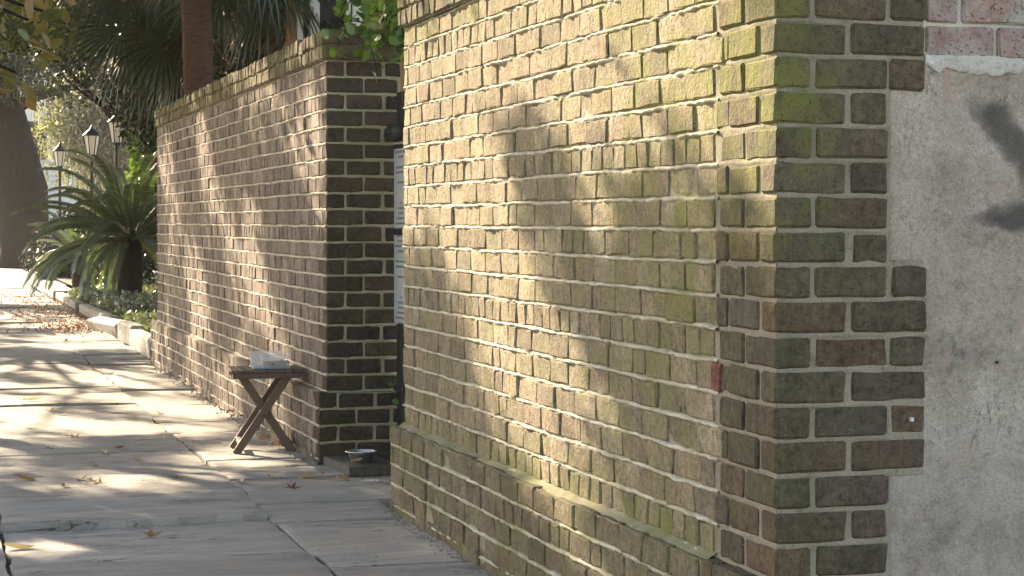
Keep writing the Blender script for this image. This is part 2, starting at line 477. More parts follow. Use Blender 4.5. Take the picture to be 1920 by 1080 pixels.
def leaves_mesh(name, C, size, mat, width=0.5, up=0.0, dirs=None, fold=0.25, jit=0.35, fine=False):
    """C: (N,3) centres; each leaf a six-point blade of four faces' worth of shape, folded along the midrib"""
    N = len(C)
    C = np.asarray(C, dtype=float)
    d = rng.normal(size=(N, 3)) if dirs is None else np.asarray(dirs, dtype=float) + rng.normal(size=(N, 3)) * jit
    d[:, 2] -= up
    d /= np.linalg.norm(d, axis=1)[:, None]
    a = rng.normal(size=(N, 3))
    s = np.cross(d, a)
    s /= np.linalg.norm(s, axis=1)[:, None]
    nn = np.cross(s, d)
    L = (size * (0.65 + 0.7 * rng.random(N)))[:, None]
    W = L * width * 0.5
    p0 = C - d * L * 0.5
    p1 = C - d * L * 0.08 + s * W + nn * W * fold
    p2 = C + d * L * 0.5 + nn * L * 0.08 * rng.normal(size=(N, 1))
    p3 = C - d * L * 0.08 - s * W + nn * W * fold
    if fine:
        def at_(t, w, sg):
            return C + d * L * t + sg * s * W * w + nn * (W * w * fold - L * 0.25 * (t ** 2))
        P = [p0] + [at_(t, w, 1) for t, w in ((-.38, .45), (-.15, .95), (.1, 1.0), (.3, .7), (.44, .3))] + [C + d * L * 0.54 - nn * L * 0.08]
        P += [at_(t, w, -1) for t, w in ((.44, .3), (.3, .7), (.1, 1.0), (-.15, .95), (-.38, .45))]
        mid = [at_(t, 0.0, 1) for t in (-.15, .1, .3)]
        V = np.stack(P + mid, axis=1).reshape(-1, 3)
        b = np.arange(N)[:, None] * 15
        tri = [(0, 1, 12), (1, 2, 12), (2, 3, 13), (2, 13, 12), (3, 4, 14), (3, 14, 13), (4, 5, 14), (5, 6, 14), (6, 7, 14), (7, 8, 14), (8, 9, 14), (9, 13, 14), (9, 10, 13), (10, 12, 13), (10, 11, 12), (11, 0, 12)]
        F = np.concatenate([b + np.array([q]) for q in tri], axis=0)
        return new_mesh(name, V, F, mat, True, np.repeat(rng.random(N), 15))
    V = np.stack([p0, p1, p2, p3], axis=1).reshape(-1, 3)
    b = np.arange(N)[:, None] * 4
    F = np.concatenate([b + np.array([[0, 1, 2]]), b + np.array([[0, 2, 3]])], axis=0)
    return new_mesh(name, V, F, mat, False, np.repeat(rng.random(N), 4))

# ------------------------------------------------------------------ setting: ground, road, sidewalk
def sheet(name, x0, x1, y0, y1, z, mat, kind='structure'):
    o = link(name, new_mesh(name, [(x0, y0, z), (x1, y0, z), (x1, y1, z), (x0, y1, z)], [(0, 1, 2, 3)], mat))
    tag(o, kind=kind)
    return o
sheet('ground', -300, 300, -60, 480, -0.075, 'ground')
sheet('road', -14, -5.2, -40, 300, -0.071, 'road')
walk = sheet('sidewalk', -3.15, 0.32, -2.0, 16.2, -0.045, 'soil')
walk2 = sheet('sidewalk', -3.3, 0.02, 16.2, 40.0, -0.046, 'soil')
sheet('path', -9, 14, 39.9, 75, -0.010, 'path')
sheet('path', 0.03, 0.74, 31.85, 39.9, -0.012, 'path')
sheet('pavement', -5.2, -3.16, -30, 39.5, -0.05, 'ground')

SLABS = []
def walk_z(x, y):
    for (x0, x1, y0, y1, dz, tilt, cx, cy, seed) in SLABS:
        if x0 <= x <= x1 and y0 <= y <= y1:
            return dz + tilt[0] * (x - cx) + tilt[1] * (y - cy) + vnoise(x * 1.7, y * 2.6, seed) * 0.006 + vnoise(x * 4, y * 9, seed) * 0.0022 + math.floor(vnoise(x * 0.9, y * 3.2, seed + 0.5) * 4) * 0.0028
    return -0.02
def flagstone(parent, x0, x1, y0, y1, dz, tilt=(0, 0), nx=9, ny=7, seed=0, jag=0.012):
    """one slab: gridded uneven top, ragged arrises and a skirt"""
    V, F = [], []
    def edge(t, s):
        return vnoise(t * 3.1, s * 7.7 + seed, 3.3) * jag + vnoise(t * 11, s * 5 + seed, 1.3) * jag * 0.5
    cx, cy = (x0 + x1) / 2, (y0 + y1) / 2
    for j in range(ny):
        for i in range(nx):
            u, v = i / (nx - 1), j / (ny - 1)
            x = x0 + (x1 - x0) * u
            y = y0 + (y1 - y0) * v
            if i in (0, nx - 1):
                x += edge(y, 1 + i) * min(1.3, 0.018 / jag)
            if j in (0, ny - 1):
                y += edge(x, 40 + j)
            z = dz + tilt[0] * (x - cx) + tilt[1] * (y - cy) + vnoise(x * 1.7, y * 2.6, seed) * 0.006 + vnoise(x * 4, y * 9, seed) * 0.0022 + math.floor(vnoise(x * 0.9, y * 3.2, seed + 0.5) * 4) * 0.0028
            if i in (0, nx - 1) or j in (0, ny - 1):
                z -= 0.004
            V.append((x, y, z))
    for j in range(ny - 1):
        for i in range(nx - 1):
            a = j * nx + i
            F.append((a, a + 1, a + nx + 1, a + nx))
    ring = [i for i in range(nx)] + [j * nx + nx - 1 for j in range(1, ny)] + [(ny - 1) * nx + i for i in range(nx - 2, -1, -1)] + [j * nx for j in range(ny - 2, 0, -1)]
    o = len(V)
    for i in ring:
        V.append((V[i][0], V[i][1], -0.06))
    n = len(ring)
    for k in range(n):
        F.append((ring[k], o + k, o + (k + 1) % n, ring[(k + 1) % n]))
    SLABS.append((x0, x1, y0, y1, dz, tilt, cx, cy, seed))
    return link('flagstone', new_mesh('flagstone', V, F, 'flag'), parent)

cols = [
    (-0.655, -0.035, [0.4, 1.15, 1.95, 2.93, 4.18, 4.74, 5.36, 5.74, 6.25, 6.60, 7.08, 7.75, 8.30, 9.0, 9.55, 10.3, 11.1, 11.7, 12.5, 13.3, 14.1, 14.8, 15.5, 16.2]),
    (-1.885, -0.665, [0.3, 1.4, 2.4, 3.3, 4.33, 5.22, 5.95, 6.40, 7.20, 8.14, 8.9, 9.75, 10.5, 11.4, 12.2, 13.2, 14.0, 15.0, 16.2]),
    (-3.12, -1.898, [0.2, 1.3, 2.5, 3.45, 4.1, 5.0, 6.1, 6.9, 7.8, 8.9, 9.8, 11.0, 12.0, 13.1, 14.2, 15.1, 16.2]),
]
steps = {(0, 3): 0.004, (0, 4): 0.0, (0, 5): 0.024, (0, 6): 0.006, (0, 7): 0.014, (0, 8): 0.005, (0, 9): 0.018, (1, 3): -0.006, (1, 4): 0.024, (1, 5): 0.030, (1, 6): 0.012, (1, 7): 0.004, (1, 8): 0.012}
sd = 0
for ci, (xa, xb, ys) in enumerate(cols):
    for k in range(len(ys) - 1):
        sd += 1
        dz = steps.get((ci, k), random.uniform(-0.008, 0.016))
        xa_, xb_ = xa, xb
        if ci == 0 and 4.36 < ys[k] < 6.1:
            xb_ = 0.30
        big = ci == 1 and k in (3, 4)
        flagstone(walk, xa_ + random.uniform(0, .006), xb_ - random.uniform(0, .006), ys[k] + 0.008, ys[k + 1] - random.uniform(0.006, 0.020), dz,
                  (random.uniform(-.006, .006), random.uniform(-.004, .010)), 21 if ys[k] < 9 else 9, 13 if ys[k] < 9 else 7, sd, 0.05 if big else 0.018)
# farther up the walk: wider slabs, joints still visible
y = 16.21
k = 0
while y < 39.5:
    L = random.uniform(0.9, 1.5)
    for xa, xb in ((-0.655, -0.03), (-1.885, -0.665), (-3.12, -1.898)):
        sd += 1
        flagstone(walk2, xa, xb, y + 0.01, min(y + L - 0.012, 39.7), random.uniform(-.012, .018), (0, random.uniform(-.004, .012)), 5, 4, sd)
    y += L
sheet('flower_bed', 0.06, 12.0, 15.2, 31.6, 0.06, 'soil')
sheet('flower_bed', 0.75, 12.0, 31.65, 46.0, 0.055, 'soil')

# ------------------------------------------------------------------ bricks
PITCH, Z0 = 0.0957, 0.42
def brick_mesh(lx, ly, lz, mat, seed, e=0.007, rough=0.0028, back=False, both=False):
    """brick with its show face at x=0 (towards -x), y and z centred; rim chamfered and every vertex uneven"""
    fx = sorted(set([0, e, lx] + ([lx - e] if both else [])))
    fy = [-ly / 2, -ly / 2 + e] + [-ly / 2 + ly * q for q in ((0.34, 0.67) if ly > 0.15 else (0.5,))] + [ly / 2 - e, ly / 2]
    fz = [-lz / 2, -lz / 2 + e, lz / 2 - e, lz / 2]
    if both:
        fx = [0, e, lx * 0.35, lx * 0.7, lx - e, lx] if lx > 0.15 else [0, e, lx * 0.5, lx - e, lx]
    axes = (fx, fy, fz)
    idx, V = {}, []
    def vid(i, j, k):
        key = (i, j, k)
        if key not in idx:
            p = [fx[i], fy[j], fz[k]]
            ext = [i in (0, len(fx) - 1), j in (0, len(fy) - 1), k in (0, len(fz) - 1)]
            if sum(ext) >= 2:
                for a, q in enumerate((i, j, k)):
                    if ext[a] and not (a == 0 and i == len(fx) - 1):
                        p[a] += (1 if q == 0 else -1) * e * (0.5 if sum(ext) == 2 else 0.75)
            s = seed * 3.7
            am = rough * (1.5 if sum(ext) >= 2 else 1.0)
            p[0] += (vnoise(p[1] * 21, p[2] * 21, s) + random.gauss(0, 0.3)) * am
            p[1] += (vnoise(p[0] * 25, p[2] * 25 + 5, s + 9) + random.gauss(0, 0.3)) * am
            p[2] += (vnoise(p[1] * 25, p[0] * 25 + 9, s + 17) + random.gauss(0, 0.3)) * am
            idx[key] = len(V)
            V.append(p)
        return idx[key]
    F = []
    I, J, K = len(fx) - 1, len(fy) - 1, len(fz) - 1
    for j in range(J):
        for k in range(K):
            F.append((vid(0, j, k), vid(0, j, k + 1), vid(0, j + 1, k + 1), vid(0, j + 1, k)))
            if back:
                F.append((vid(I, j, k), vid(I, j + 1, k), vid(I, j + 1, k + 1), vid(I, j, k + 1)))
    for i in range(I):
        for k in range(K):
            F.append((vid(i, 0, k), vid(i + 1, 0, k), vid(i + 1, 0, k + 1), vid(i, 0, k + 1)))
            F.append((vid(i, J, k), vid(i, J, k + 1), vid(i + 1, J, k + 1), vid(i + 1, J, k)))
        for j in range(J):
            F.append((vid(i, j, 0), vid(i, j + 1, 0), vid(i + 1, j + 1, 0), vid(i + 1, j, 0)))
            F.append((vid(i, j, K), vid(i + 1, j, K), vid(i + 1, j + 1, K), vid(i, j + 1, K)))
    return new_mesh('brick', V, F, mat)

class Variants:
    def __init__(self, mat, rough, e=0.007):
        self.c, self.mat, self.rough, self.e = {}, mat, rough, e
    def get(self, kind):
        """kind: (lx, ly, lz, both)"""
        if kind not in self.c:
            n = 14 if kind[1] > 0.15 else 10
            self.c[kind] = [brick_mesh(kind[0], kind[1], kind[2], self.mat, random.random() * 99, self.e, self.rough, both=kind[3]) for _ in range(n)]
        return random.choice(self.c[kind])

BH = PITCH - 0.0105
def face_rows(y0, y1, zs, first_from_corner, header_every=6, headers=None):
    """list of (y centre, length, z centre, kind) for a running bond wall face"""
    out = []
    for k, z in enumerate(zs):
        hd = (headers is not None and k in headers)
        L = 0.113 if hd else 0.226
        y = y0 + (first_from_corner(k))
        while y < y1 - 0.03:
            l = L * random.uniform(0.93, 1.07)
            if not hd and random.random() < 0.10:
                l = 0.113 * random.uniform(0.95, 1.1)
            l = min(l, y1 - y)
            if y1 - (y + l) < 0.05:
                l = y1 - y
            out.append((y + l / 2, l - random.uniform(-0.001, 0.008), z))
            y += l
    return out

BED = []
def bed_mesh(name, V, F, mat):
    me = new_mesh(name, V, F, mat, True)
    at = me.attributes.new('bed', 'FLOAT', 'POINT')
    at.data.foreach_set('value', np.array(BED, dtype=np.float32))
    return me

def ridge_sheet(y0, y1, ztop, zbot, beds, step, base, amp, seed, x=0.0, xvar=0.003):
    """mortar surface facing -x with proud, wavering bed joints"""
    ys = np.arange(y0, y1 + step * 0.5, step)
    ys[-1] = y1
    offs = (-0.011, -0.0075, -0.004, 0.0, 0.003, 0.0055, 0.009)
    zl = [(zbot, None, 0)]
    for b in beds:
        for o in offs:
            if zbot + 0.002 < b + o < ztop - 0.002:
                zl.append((b + o, b, o))
    zl.append((ztop, None, 0))
    zl.sort()
    prof = {-0.011: 0.0, -0.0075: 0.35, -0.004: 0.95, 0.0: 1.0, 0.003: 0.85, 0.0055: 0.3, 0.009: 0.0}
    V = []
    BED.clear()
    for (z, b, o) in zl:
        for yy in ys:
            if b is None:
                V.append((x + base, yy, z))
                BED.append(0.0)
            else:
                w = vnoise(yy * 2.3, b * 31, seed) * 0.006 + vnoise(yy * 13, b * 31, seed) * 0.0038 + vnoise(yy * 50, b * 31, seed) * 0.0022
                BED.append(min(1.0, prof[o] * 1.6))
                a = amp * max(0.0, 0.62 + 0.9 * vnoise(yy * 4.1, b * 47, seed + 4) + 0.8 * vnoise(yy * 21, b * 47, seed + 8))
                wx = vnoise(yy * 8, z * 60, seed + 2) * xvar
                V.append((x + base - prof[o] * a + wx, yy, z + w * (1 if abs(o) < 0.012 else 0.8)))
    n = len(ys)
    m = len(zl)
    i = np.arange(m - 1)[:, None] * n + np.arange(n - 1)[None, :]
    i = i.ravel()
    F = np.stack([i, i + n, i + n + 1, i + 1], axis=1)
    return V, F

def place_bricks(parent, items, variants, limit, name='brick', far_name='distant_bricks', mat=None):
    """items: (matrix, kind, sort point). nearest `limit` become objects, the rest one joined part"""
    c = cam.location
    items = sorted(items, key=lambda q: (q[0].translation - c).length)
    for mtx, kind in items[:limit]:
        o = link(name, variants.get(kind), parent)
        o.matrix_local = mtx
    rest = items[limit:]
    if rest:
        acc = Acc()
        for mtx, kind in rest:
            me = variants.get(kind)
            acc.add([mtx @ v.co for v in me.vertices], [tuple(p.vertices) for p in me.polygons], random.random())
        o = link(far_name, acc.mesh(far_name, variants.mat), parent)
        tag(o, kind='stuff')

def mtx(x, y, z, sy=1.0, sz=1.0, rz=0.0, rx=0.0):
    return Matrix.LocRotScale(Vector((x, y, z)), Euler((rx, 0, rz)), Vector((1, sy, sz)))

ST, HD = (0.09, 0.214, BH, False), (0.12, 0.102, BH, False)
def stock(l, depth=0.09):
    return (ST, l / 0.214) if l > 0.155 else (HD, l / 0.102)

def wall_face_items(rows, x, wob=0.0026):
    it = []
    for (y, l, z) in rows:
        kd, sy = stock(l)
        it.append((mtx(x + random.gauss(0, wob), y, z + random.gauss(0, 0.0015), sy, random.uniform(0.97, 1.03), random.gauss(0, 0.005), random.gauss(0, 0.008)), kd))
    return it

beds_all = [Z0 + k * PITCH for k in range(0, 21)]
zs_face = [Z0 + (k + 0.5) * PITCH for k in range(20)]
zs_plinth = [Z0 - (k + 0.5) * PITCH for k in range(4)] + [Z0 - 4.25 * PITCH]
beds_plinth = [Z0 - k * PITCH for k in range(0, 5)]
PL = 0.056                                                   # plinth projection
TOPZ = Z0 + 20 * PITCH
THICK = 0.44

# ---- wall beside the camera
PIER = 0.43
NEAR_END = 4.36
near = thing('brick_garden_wall', 'mossy tan brick garden wall with pale mortar, standing between the stucco and the dark gateway', 'brick wall')
nv = Variants('brick_near', 0.0046, 0.007)
tooth = lambda k: (0.0 if k % 2 else -0.055)
rows = face_rows(PIER, NEAR_END, zs_face, lambda k: (0.012 if k % 2 == 0 else -0.062), headers={0, 6, 12, 18})
rows += [(y, l, z) for (y, l, z) in []]
items = wall_face_items(rows, 0.0)
prow = face_rows(0.432, NEAR_END + PL, zs_plinth, lambda k: (0.0 if k % 2 == 0 else -0.05), headers={1})
plinth_items = wall_face_items(prow, -PL)
V, F = ridge_sheet(PIER - 0.02, NEAR_END, TOPZ, Z0 - 0.03, beds_all, 0.012, 0.0085, 0.0150, 3.0)
link('mortar', bed_mesh('mortar', V, F, 'mortar_near'), near)
V, F = ridge_sheet(0.425, NEAR_END + PL, Z0 - 0.006, -0.06, beds_plinth[1:], 0.016, 0.0075, 0.011, 8.0, x=-PL)
link('plinth_mortar', bed_mesh('plinth_mortar', V, F, 'mortar_near'), near)
# sloped mortar fillet on top of the plinth
ys = np.arange(0.425, NEAR_END + 0.01, 0.03)
V, F = [], []
for i, yy in enumerate(ys):
    for q, (xx, zz) in enumerate(((-PL + 0.016, Z0 - 0.014), (-PL + 0.030, Z0 - 0.005), (-0.014, Z0 + 0.002), (0.008, Z0 + 0.014))):
        V.append((xx + vnoise(yy * 9, q) * 0.004, yy, zz + vnoise(yy * 7, q + 9) * 0.006))
    if i:
        for q in range(3):
            a = (i - 1) * 4 + q
            F.append((a, a + 1, a + 5, a + 4))
link('plinth_fillet', new_mesh('plinth_fillet', V, F, 'fillet', True), near)
bev_box('wall_core', (0.03, THICK, 0.2, NEAR_END - 0.03, -0.06, TOPZ), 'mortar_near', near, 0)
bev_box('plinth_core', (-PL + 0.03, 0.03, 0.44, NEAR_END + 0.02, -0.06, Z0 - 0.014), 'mortar_near', near, 0)
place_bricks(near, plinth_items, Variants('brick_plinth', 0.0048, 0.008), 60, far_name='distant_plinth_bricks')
place_bricks(near, items, nv, 240)
CPV = Variants('brick_coping', 0.0055, 0.009)
def coping(parent, vset, y0, y1, z, proj, ends, mortar, limit=300, depth=THICK):
    """two oversailing courses: headers flat, then headers on edge"""
    it = []
    y = y0
    while y < y1 - 0.02:
        l = min(0.113 * random.uniform(0.94, 1.06), y1 - y)
        it.append((mtx(-proj + random.gauss(0, .002), y + l / 2, z + 0.041 + random.gauss(0, .001), (l - 0.011) / 0.102, 0.93), HD))
        y += l
    y = y0
    while y < y1 - 0.02:
        l = min(0.105 * random.uniform(0.9, 1.1), y1 - y)
        it.append((mtx(-proj - 0.004 + random.gauss(0, .003), y + l / 2, z + 0.127 + random.gauss(0, .005), (l - 0.012) / 0.102, 0.97, random.gauss(0, .02), random.gauss(0, .03)), HD))
        y += l
    place_bricks(parent, it, CPV, limit, 'coping_brick', 'distant_coping_bricks')
    bev_box('coping_bed', (-proj + 0.014, depth + 0.02, y0 + 0.004, y1 - 0.004, z - 0.002, z + 0.150), 'mortar_pier', parent, 0.004)
coping(near, nv, 0.0, NEAR_END + 0.02, TOPZ + 0.006, 0.024, None, 'mortar_near', 40)

# ---- pier at the corner, bonded into the stucco wall
pier = thing('brick_pier', 'dark olive mossy brick corner pier toothed into grey stucco', 'brick pier')
pv = Variants('brick_pier', 0.0028, 0.008)
PA, PB = (0.212, 0.104, BH, True), (0.104, 0.212, BH, True)
EH, ES = (0.104, 0.104, BH, True), (0.212, 0.09, BH, True)
zs_p = [Z0 + (k + 0.5) * PITCH for k in range(-5, 21)]
pit, redspots = [], {}
CH = 0.104
def put(kd, x, y, z, sx=1.0, sy=1.0, jit=0.0015):
    m = Matrix.LocRotScale(Vector((x + random.gauss(0, jit), y, z + random.gauss(0, .0012))), Euler((random.gauss(0, .004), 0, random.gauss(0, .004))), Vector((sx, sy, random.uniform(.975, 1.02))))
    pit.append((m, kd))
LONG = lambda z: (1.28 < z < 1.32) or (0.66 < z < 1.31) or z > 1.86
for k, z in enumerate(zs_p):
    low = z < Z0 - 0.1
    a = k % 2 == 0
    xo = -0.003 if z > Z0 else -PL
    ext = 0.10 if (0.70 < z < 1.31) else 0.0
    top = z > 1.80
    if a:                                   # stretcher along the end, header on the side
        put(PA, xo, CH / 2 - 0.002, z)
        put(EH if not (ext or top) else PA, 0.226, CH / 2 + random.gauss(0, .002), z, 1.03 if not (ext or top) else 1.06)
        put(ES if False else (0.09, 0.212, BH, False), xo + random.gauss(0, .003), 0.118 + 0.106, z, 1, 0.96)
        y2 = 0.336
        put(HD, xo + random.gauss(0, .003), y2 + 0.045, z, 1, random.uniform(0.72, 0.95))
    else:
        put(PB, xo, 0.106 - 0.002, z)
        put((0.212, 0.104, BH, True), 0.118, CH / 2 + random.gauss(0, .002), z, 1.02)
        if ext or top:
            put(EH, 0.346, CH / 2 + random.gauss(0, .002), z, 1.0)
        put((0.09, 0.212, BH, False), xo + random.gauss(0, .003), 0.224 + 0.085, z, 1, random.uniform(0.76, 0.84))
for m, kd in pit:
    o = link('brick', pv.get(kd), pier)
    o.matrix_local = m
# one small oxblood brick patched into the joint with the wall
ox = link('patch_brick', brick_mesh(0.06, 0.075, BH, 'brick_oxblood', 5.0), pier, (-0.006, 0.418, Z0 + 5.5 * PITCH))
tag(ox, label='small oxblood red patch brick')
V, F = ridge_sheet(0.004, PIER + 0.012, TOPZ + 0.1, -0.06, [Z0 + k * PITCH for k in range(-4, 21)], 0.02, 0.0045, 0.0035, 21.0, x=0.0, xvar=0.001)
link('mortar', new_mesh('mortar', V, F, 'mortar_pier', True), pier)
V, F = ridge_sheet(-0.345, -0.004, TOPZ + 0.1, -0.06, [Z0 + k * PITCH for k in range(-4, 21)], 0.02, 0.0070, 0.0045, 25.0, x=0.0, xvar=0.001)
V = [(-b, a, c) for (a, b, c) in V]
F = F[:, ::-1]
link('end_mortar', new_mesh('end_mortar', V, F, 'mortar_pier', True), pier)
for (za, zb) in ((Z0 + 3 * PITCH - 0.012, Z0 + 9 * PITCH + 0.014), (Z0 + 15 * PITCH - 0.010, TOPZ)):
    bev_box('tooth_mortar', (0.34, 0.449, 0.0060, 0.06, za, zb), 'mortar_pier', pier, 0.001)
bev_box('pier_core', (0.012, 0.36, 0.012, PIER, -0.06, TOPZ + 0.09), 'mortar_pier', pier, 0)

# ---- stuccoed building wall to the right of the pier
stw = thing('stucco_wall', 'weathered grey stucco wall with dark ragged marks beside the mossy pier', 'stucco wall', (0.34, 0, 0))
nx, nz = 150, 150
V, F = [], []
for j in range(nz + 1):
    for i in range(nx + 1):
        x = i / nx * 2.2
        z = -0.06 + j / nz * 1.92
        if j == nz:
            z += vnoise(x * 6, 3.3) * 0.030 + vnoise(x * 21, 8.3) * 0.016 - (0.02 if x > 0.2 else 0)
        yy = 0.0095 + vnoise(x * 3, z * 3, 2.2) * 0.004 + vnoise(x * 11, z * 11, 4.2) * 0.0022 + vnoise(x * 34, z * 34, 7.7) * 0.0012
        if i == 0:
            x += vnoise(z * 9, 1.1) * 0.003
            yy += 0.004
        V.append((x, yy, z))
for j in range(nz):
    for i in range(nx):
        a = j * (nx + 1) + i
        F.append((a, a + 1, a + nx + 2, a + nx + 1))
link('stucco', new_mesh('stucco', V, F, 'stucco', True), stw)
bev_box('wall_core', (0.02, 2.2, 0.016, 0.3, -0.06, 3.0), 'mortar_white', stw, 0)
rv = Variants('brick_red', 0.003)
for r_ in range(12):
    zc = 1.845 + (r_ + 0.5) * 0.0957 + 0.012
    x = 0.112 if r_ % 2 == 0 else 0.112
    x += 0 if r_ % 2 == 0 else 0.0
    first = True
    while x < 2.1:
        l = (0.113 if (first and r_ % 2) else 0.226)
        first = False
        o = link('brick', rv.get((0.06, l - 0.012, BH, False)), stw)
        o.matrix_local = Matrix.Translation((x + l / 2, 0.006 + random.gauss(0, .002), zc)) @ Matrix.Rotation(R(90), 4, 'Z')
        x += l
hole = bev_box('anchor_hole', (0.335, 0.343, 0.0, 0.014, 1.0, 1.008), 'iron', stw, 0.001)
V, F = [], []
NB = 420
for i in range(NB + 1):
    x = 0.112 + 2.0 * i / NB
    lo = 1.822 + vnoise(x * 5, 3.3) * 0.030 + vnoise(x * 23, 8.3) * 0.016 + vnoise(x * 70, 1.3) * 0.007
    hi = 1.866 + vnoise(x * 9, 5.3) * 0.006 + vnoise(x * 40, 2.3) * 0.003
    for q in range(6):
        z = lo + (hi - lo) * q / 5
        V.append((x, (0.006 if q in (0, 5) else 0.0015) + vnoise(x * 30, z * 60, 9.1) * 0.006, z))
    if i:
        for q in range(5):
            a = (i - 1) * 6 + q
            F.append((a, a + 6, a + 7, a + 1))
link('lime_band', new_mesh('lime_band', V, F, 'mortar_white', True), stw)
# white nail plug in one pier brick
bev_box('nail_plug', (0.402, 0.412, -0.010, 0.02, 0.845, 0.857), 'trim', pier, 0.002)

# ---- wall beyond the gateway
FY0, FY1 = 6.28, 14.94
far = thing('brick_garden_wall', 'long brown brick garden wall with grey mortar, standing behind the folding table', 'brick wall')
fv = Variants('brick_far', 0.0044, 0.007)
frows = face_rows(FY0, FY1, zs_face, lambda k: (0.226 if k % 2 else 0.113), headers={1, 4, 6, 9, 12, 14, 17, 19})
items = wall_face_items(frows, 0.0)
items += wall_face_items(face_rows(FY0 - PL, FY1 + PL, zs_plinth, lambda k: (0.226 if k % 2 else 0.113), headers={1, 3}), -PL)
def end_face(y, x0, zs, width, odd0):
    for k, z in enumerate(zs):
        a = (k + odd0) % 2 == 0
        if a:
            items.append((mtx(x0 + 0.001, y + 0.050, z), (0.212, 0.104, BH, True)))
            x = x0 + 0.226
        else:
            items.append((mtx(x0 + 0.001, y + 0.106, z), (0.104, 0.212, BH, True)))
            x = x0 + 0.118
        first = True
        while x < x0 + width - 0.04:
            l = min(0.205 * random.uniform(.93, 1.05), x0 + width - x)
            m = Matrix.LocRotScale(Vector((x + l / 2, y - 0.003 + random.gauss(0, .0015), z)), Euler((0, 0, R(90))), Vector((1, (l - 0.002) / (0.214 if l > .15 else 0.102), random.uniform(.88, .97))))
            items.append((m, ST if l > .15 else HD))
            x += l + 0.020
body = items
items = []
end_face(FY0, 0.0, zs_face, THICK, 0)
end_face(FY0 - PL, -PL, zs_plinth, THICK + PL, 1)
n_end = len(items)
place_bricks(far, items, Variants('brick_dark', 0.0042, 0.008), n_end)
place_bricks(far, body, fv, 300 - n_end)
V, F = ridge_sheet(FY0 + 0.004, FY1, TOPZ, Z0 - 0.03, beds_all, 0.020, 0.0075, 0.0145, 33.0)
link('mortar', bed_mesh('mortar', V, F, 'mortar_far'), far)
V, F = ridge_sheet(FY0 - PL + 0.004, FY1 + PL, Z0 - 0.006, -0.06, beds_plinth[1:], 0.025, 0.0075, 0.013, 38.0, x=-PL)
link('plinth_mortar', bed_mesh('plinth_mortar', V, F, 'mortar_far'), far)
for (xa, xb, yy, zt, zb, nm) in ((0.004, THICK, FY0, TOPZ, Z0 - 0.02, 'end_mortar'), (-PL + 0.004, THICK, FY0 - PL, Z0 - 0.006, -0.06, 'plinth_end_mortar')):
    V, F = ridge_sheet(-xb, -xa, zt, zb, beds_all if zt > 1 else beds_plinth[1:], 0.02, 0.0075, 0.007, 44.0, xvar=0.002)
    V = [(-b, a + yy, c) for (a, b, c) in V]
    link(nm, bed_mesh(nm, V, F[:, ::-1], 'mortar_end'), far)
bev_box('wall_core', (0.03, THICK, FY0 + 0.03, FY1, -0.06, TOPZ), 'mortar_far', far, 0)
bev_box('plinth_core', (-PL + 0.012, THICK - 0.002, FY0 - PL + 0.012, FY1 + PL, -0.06, Z0 - 0.004), 'mortar_far', far, 0)
coping(far, fv, FY0 - 0.024, FY1 + 0.02, TOPZ + 0.006, 0.024, None, 'mortar_far', 160)
for r_ in range(2):                                          # coping return over the wall end
    x = -0.020
    while x < THICK:
        l = 0.21 if r_ == 0 else 0.2
        o = link('coping_brick', CPV.get(ST), far)
        o.matrix_local = Matrix.Translation((x + l / 2, FY0 - 0.034, TOPZ + 0.047 + r_ * 0.086)) @ Matrix.Rotation(R(90), 4, 'Z')
        x += l + 0.01

# ------------------------------------------------------------------ gateway: gate, notices, block, bowl
gate = thing('garden_gate', 'black boarded gate set back between the two brick walls', 'gate', (0.405, 5.3, 0))
y = -0.93
while y < 0.93:
    w = 0.145
    bev_box('board', (0.0, 0.022, y + 0.002, min(y + w, 0.94) - 0.002, 0.06, 2.15), 'gate', gate, 0.003)
    y += w
for z in (0.3, 1.05, 1.95):
    bev_box('rail', (0.022, 0.055, -0.92, 0.93, z, z + 0.12), 'gate', gate, 0.003)
for z in (0.42, 1.335, 1.82):
    bev_box('hinge', (-0.012, -0.002, 0.72, 0.965, z, z + 0.03), 'iron', gate, 0.003)
lb = thing('letter_box', 'black rounded letter box fixed high on the dark gate', 'letter box', (0.401, 6.10, 1.915))
V, F = tube_vf([(-0.030, -0.13, 0), (-0.030, 0.13, 0)], [0.042, 0.042], 14)
link('box_body', new_mesh('box_body', V, F, 'iron', True), lb)
bev_box('box_flap', (-0.078, -0.070, -0.10, 0.10, -0.012, 0.02), 'iron', lb, 0.003)
for nm, zc, h, lab in (('notice', 1.612, 0.50, 'white printed notice on the gate, directly under the letter box'), ('notice', 1.070, 0.51, 'white printed notice on the gate, lower of the two')):
    V, F = box_vf(-0.003, 0.003, -0.17, 0.17, -h / 2, h / 2)
    o = link(nm, new_mesh(nm, V, F, 'sign'), None, (0.397, 6.085, zc), (R(random.uniform(-.6, .6)), 0, 0))
    tag(o, lab, 'notice')

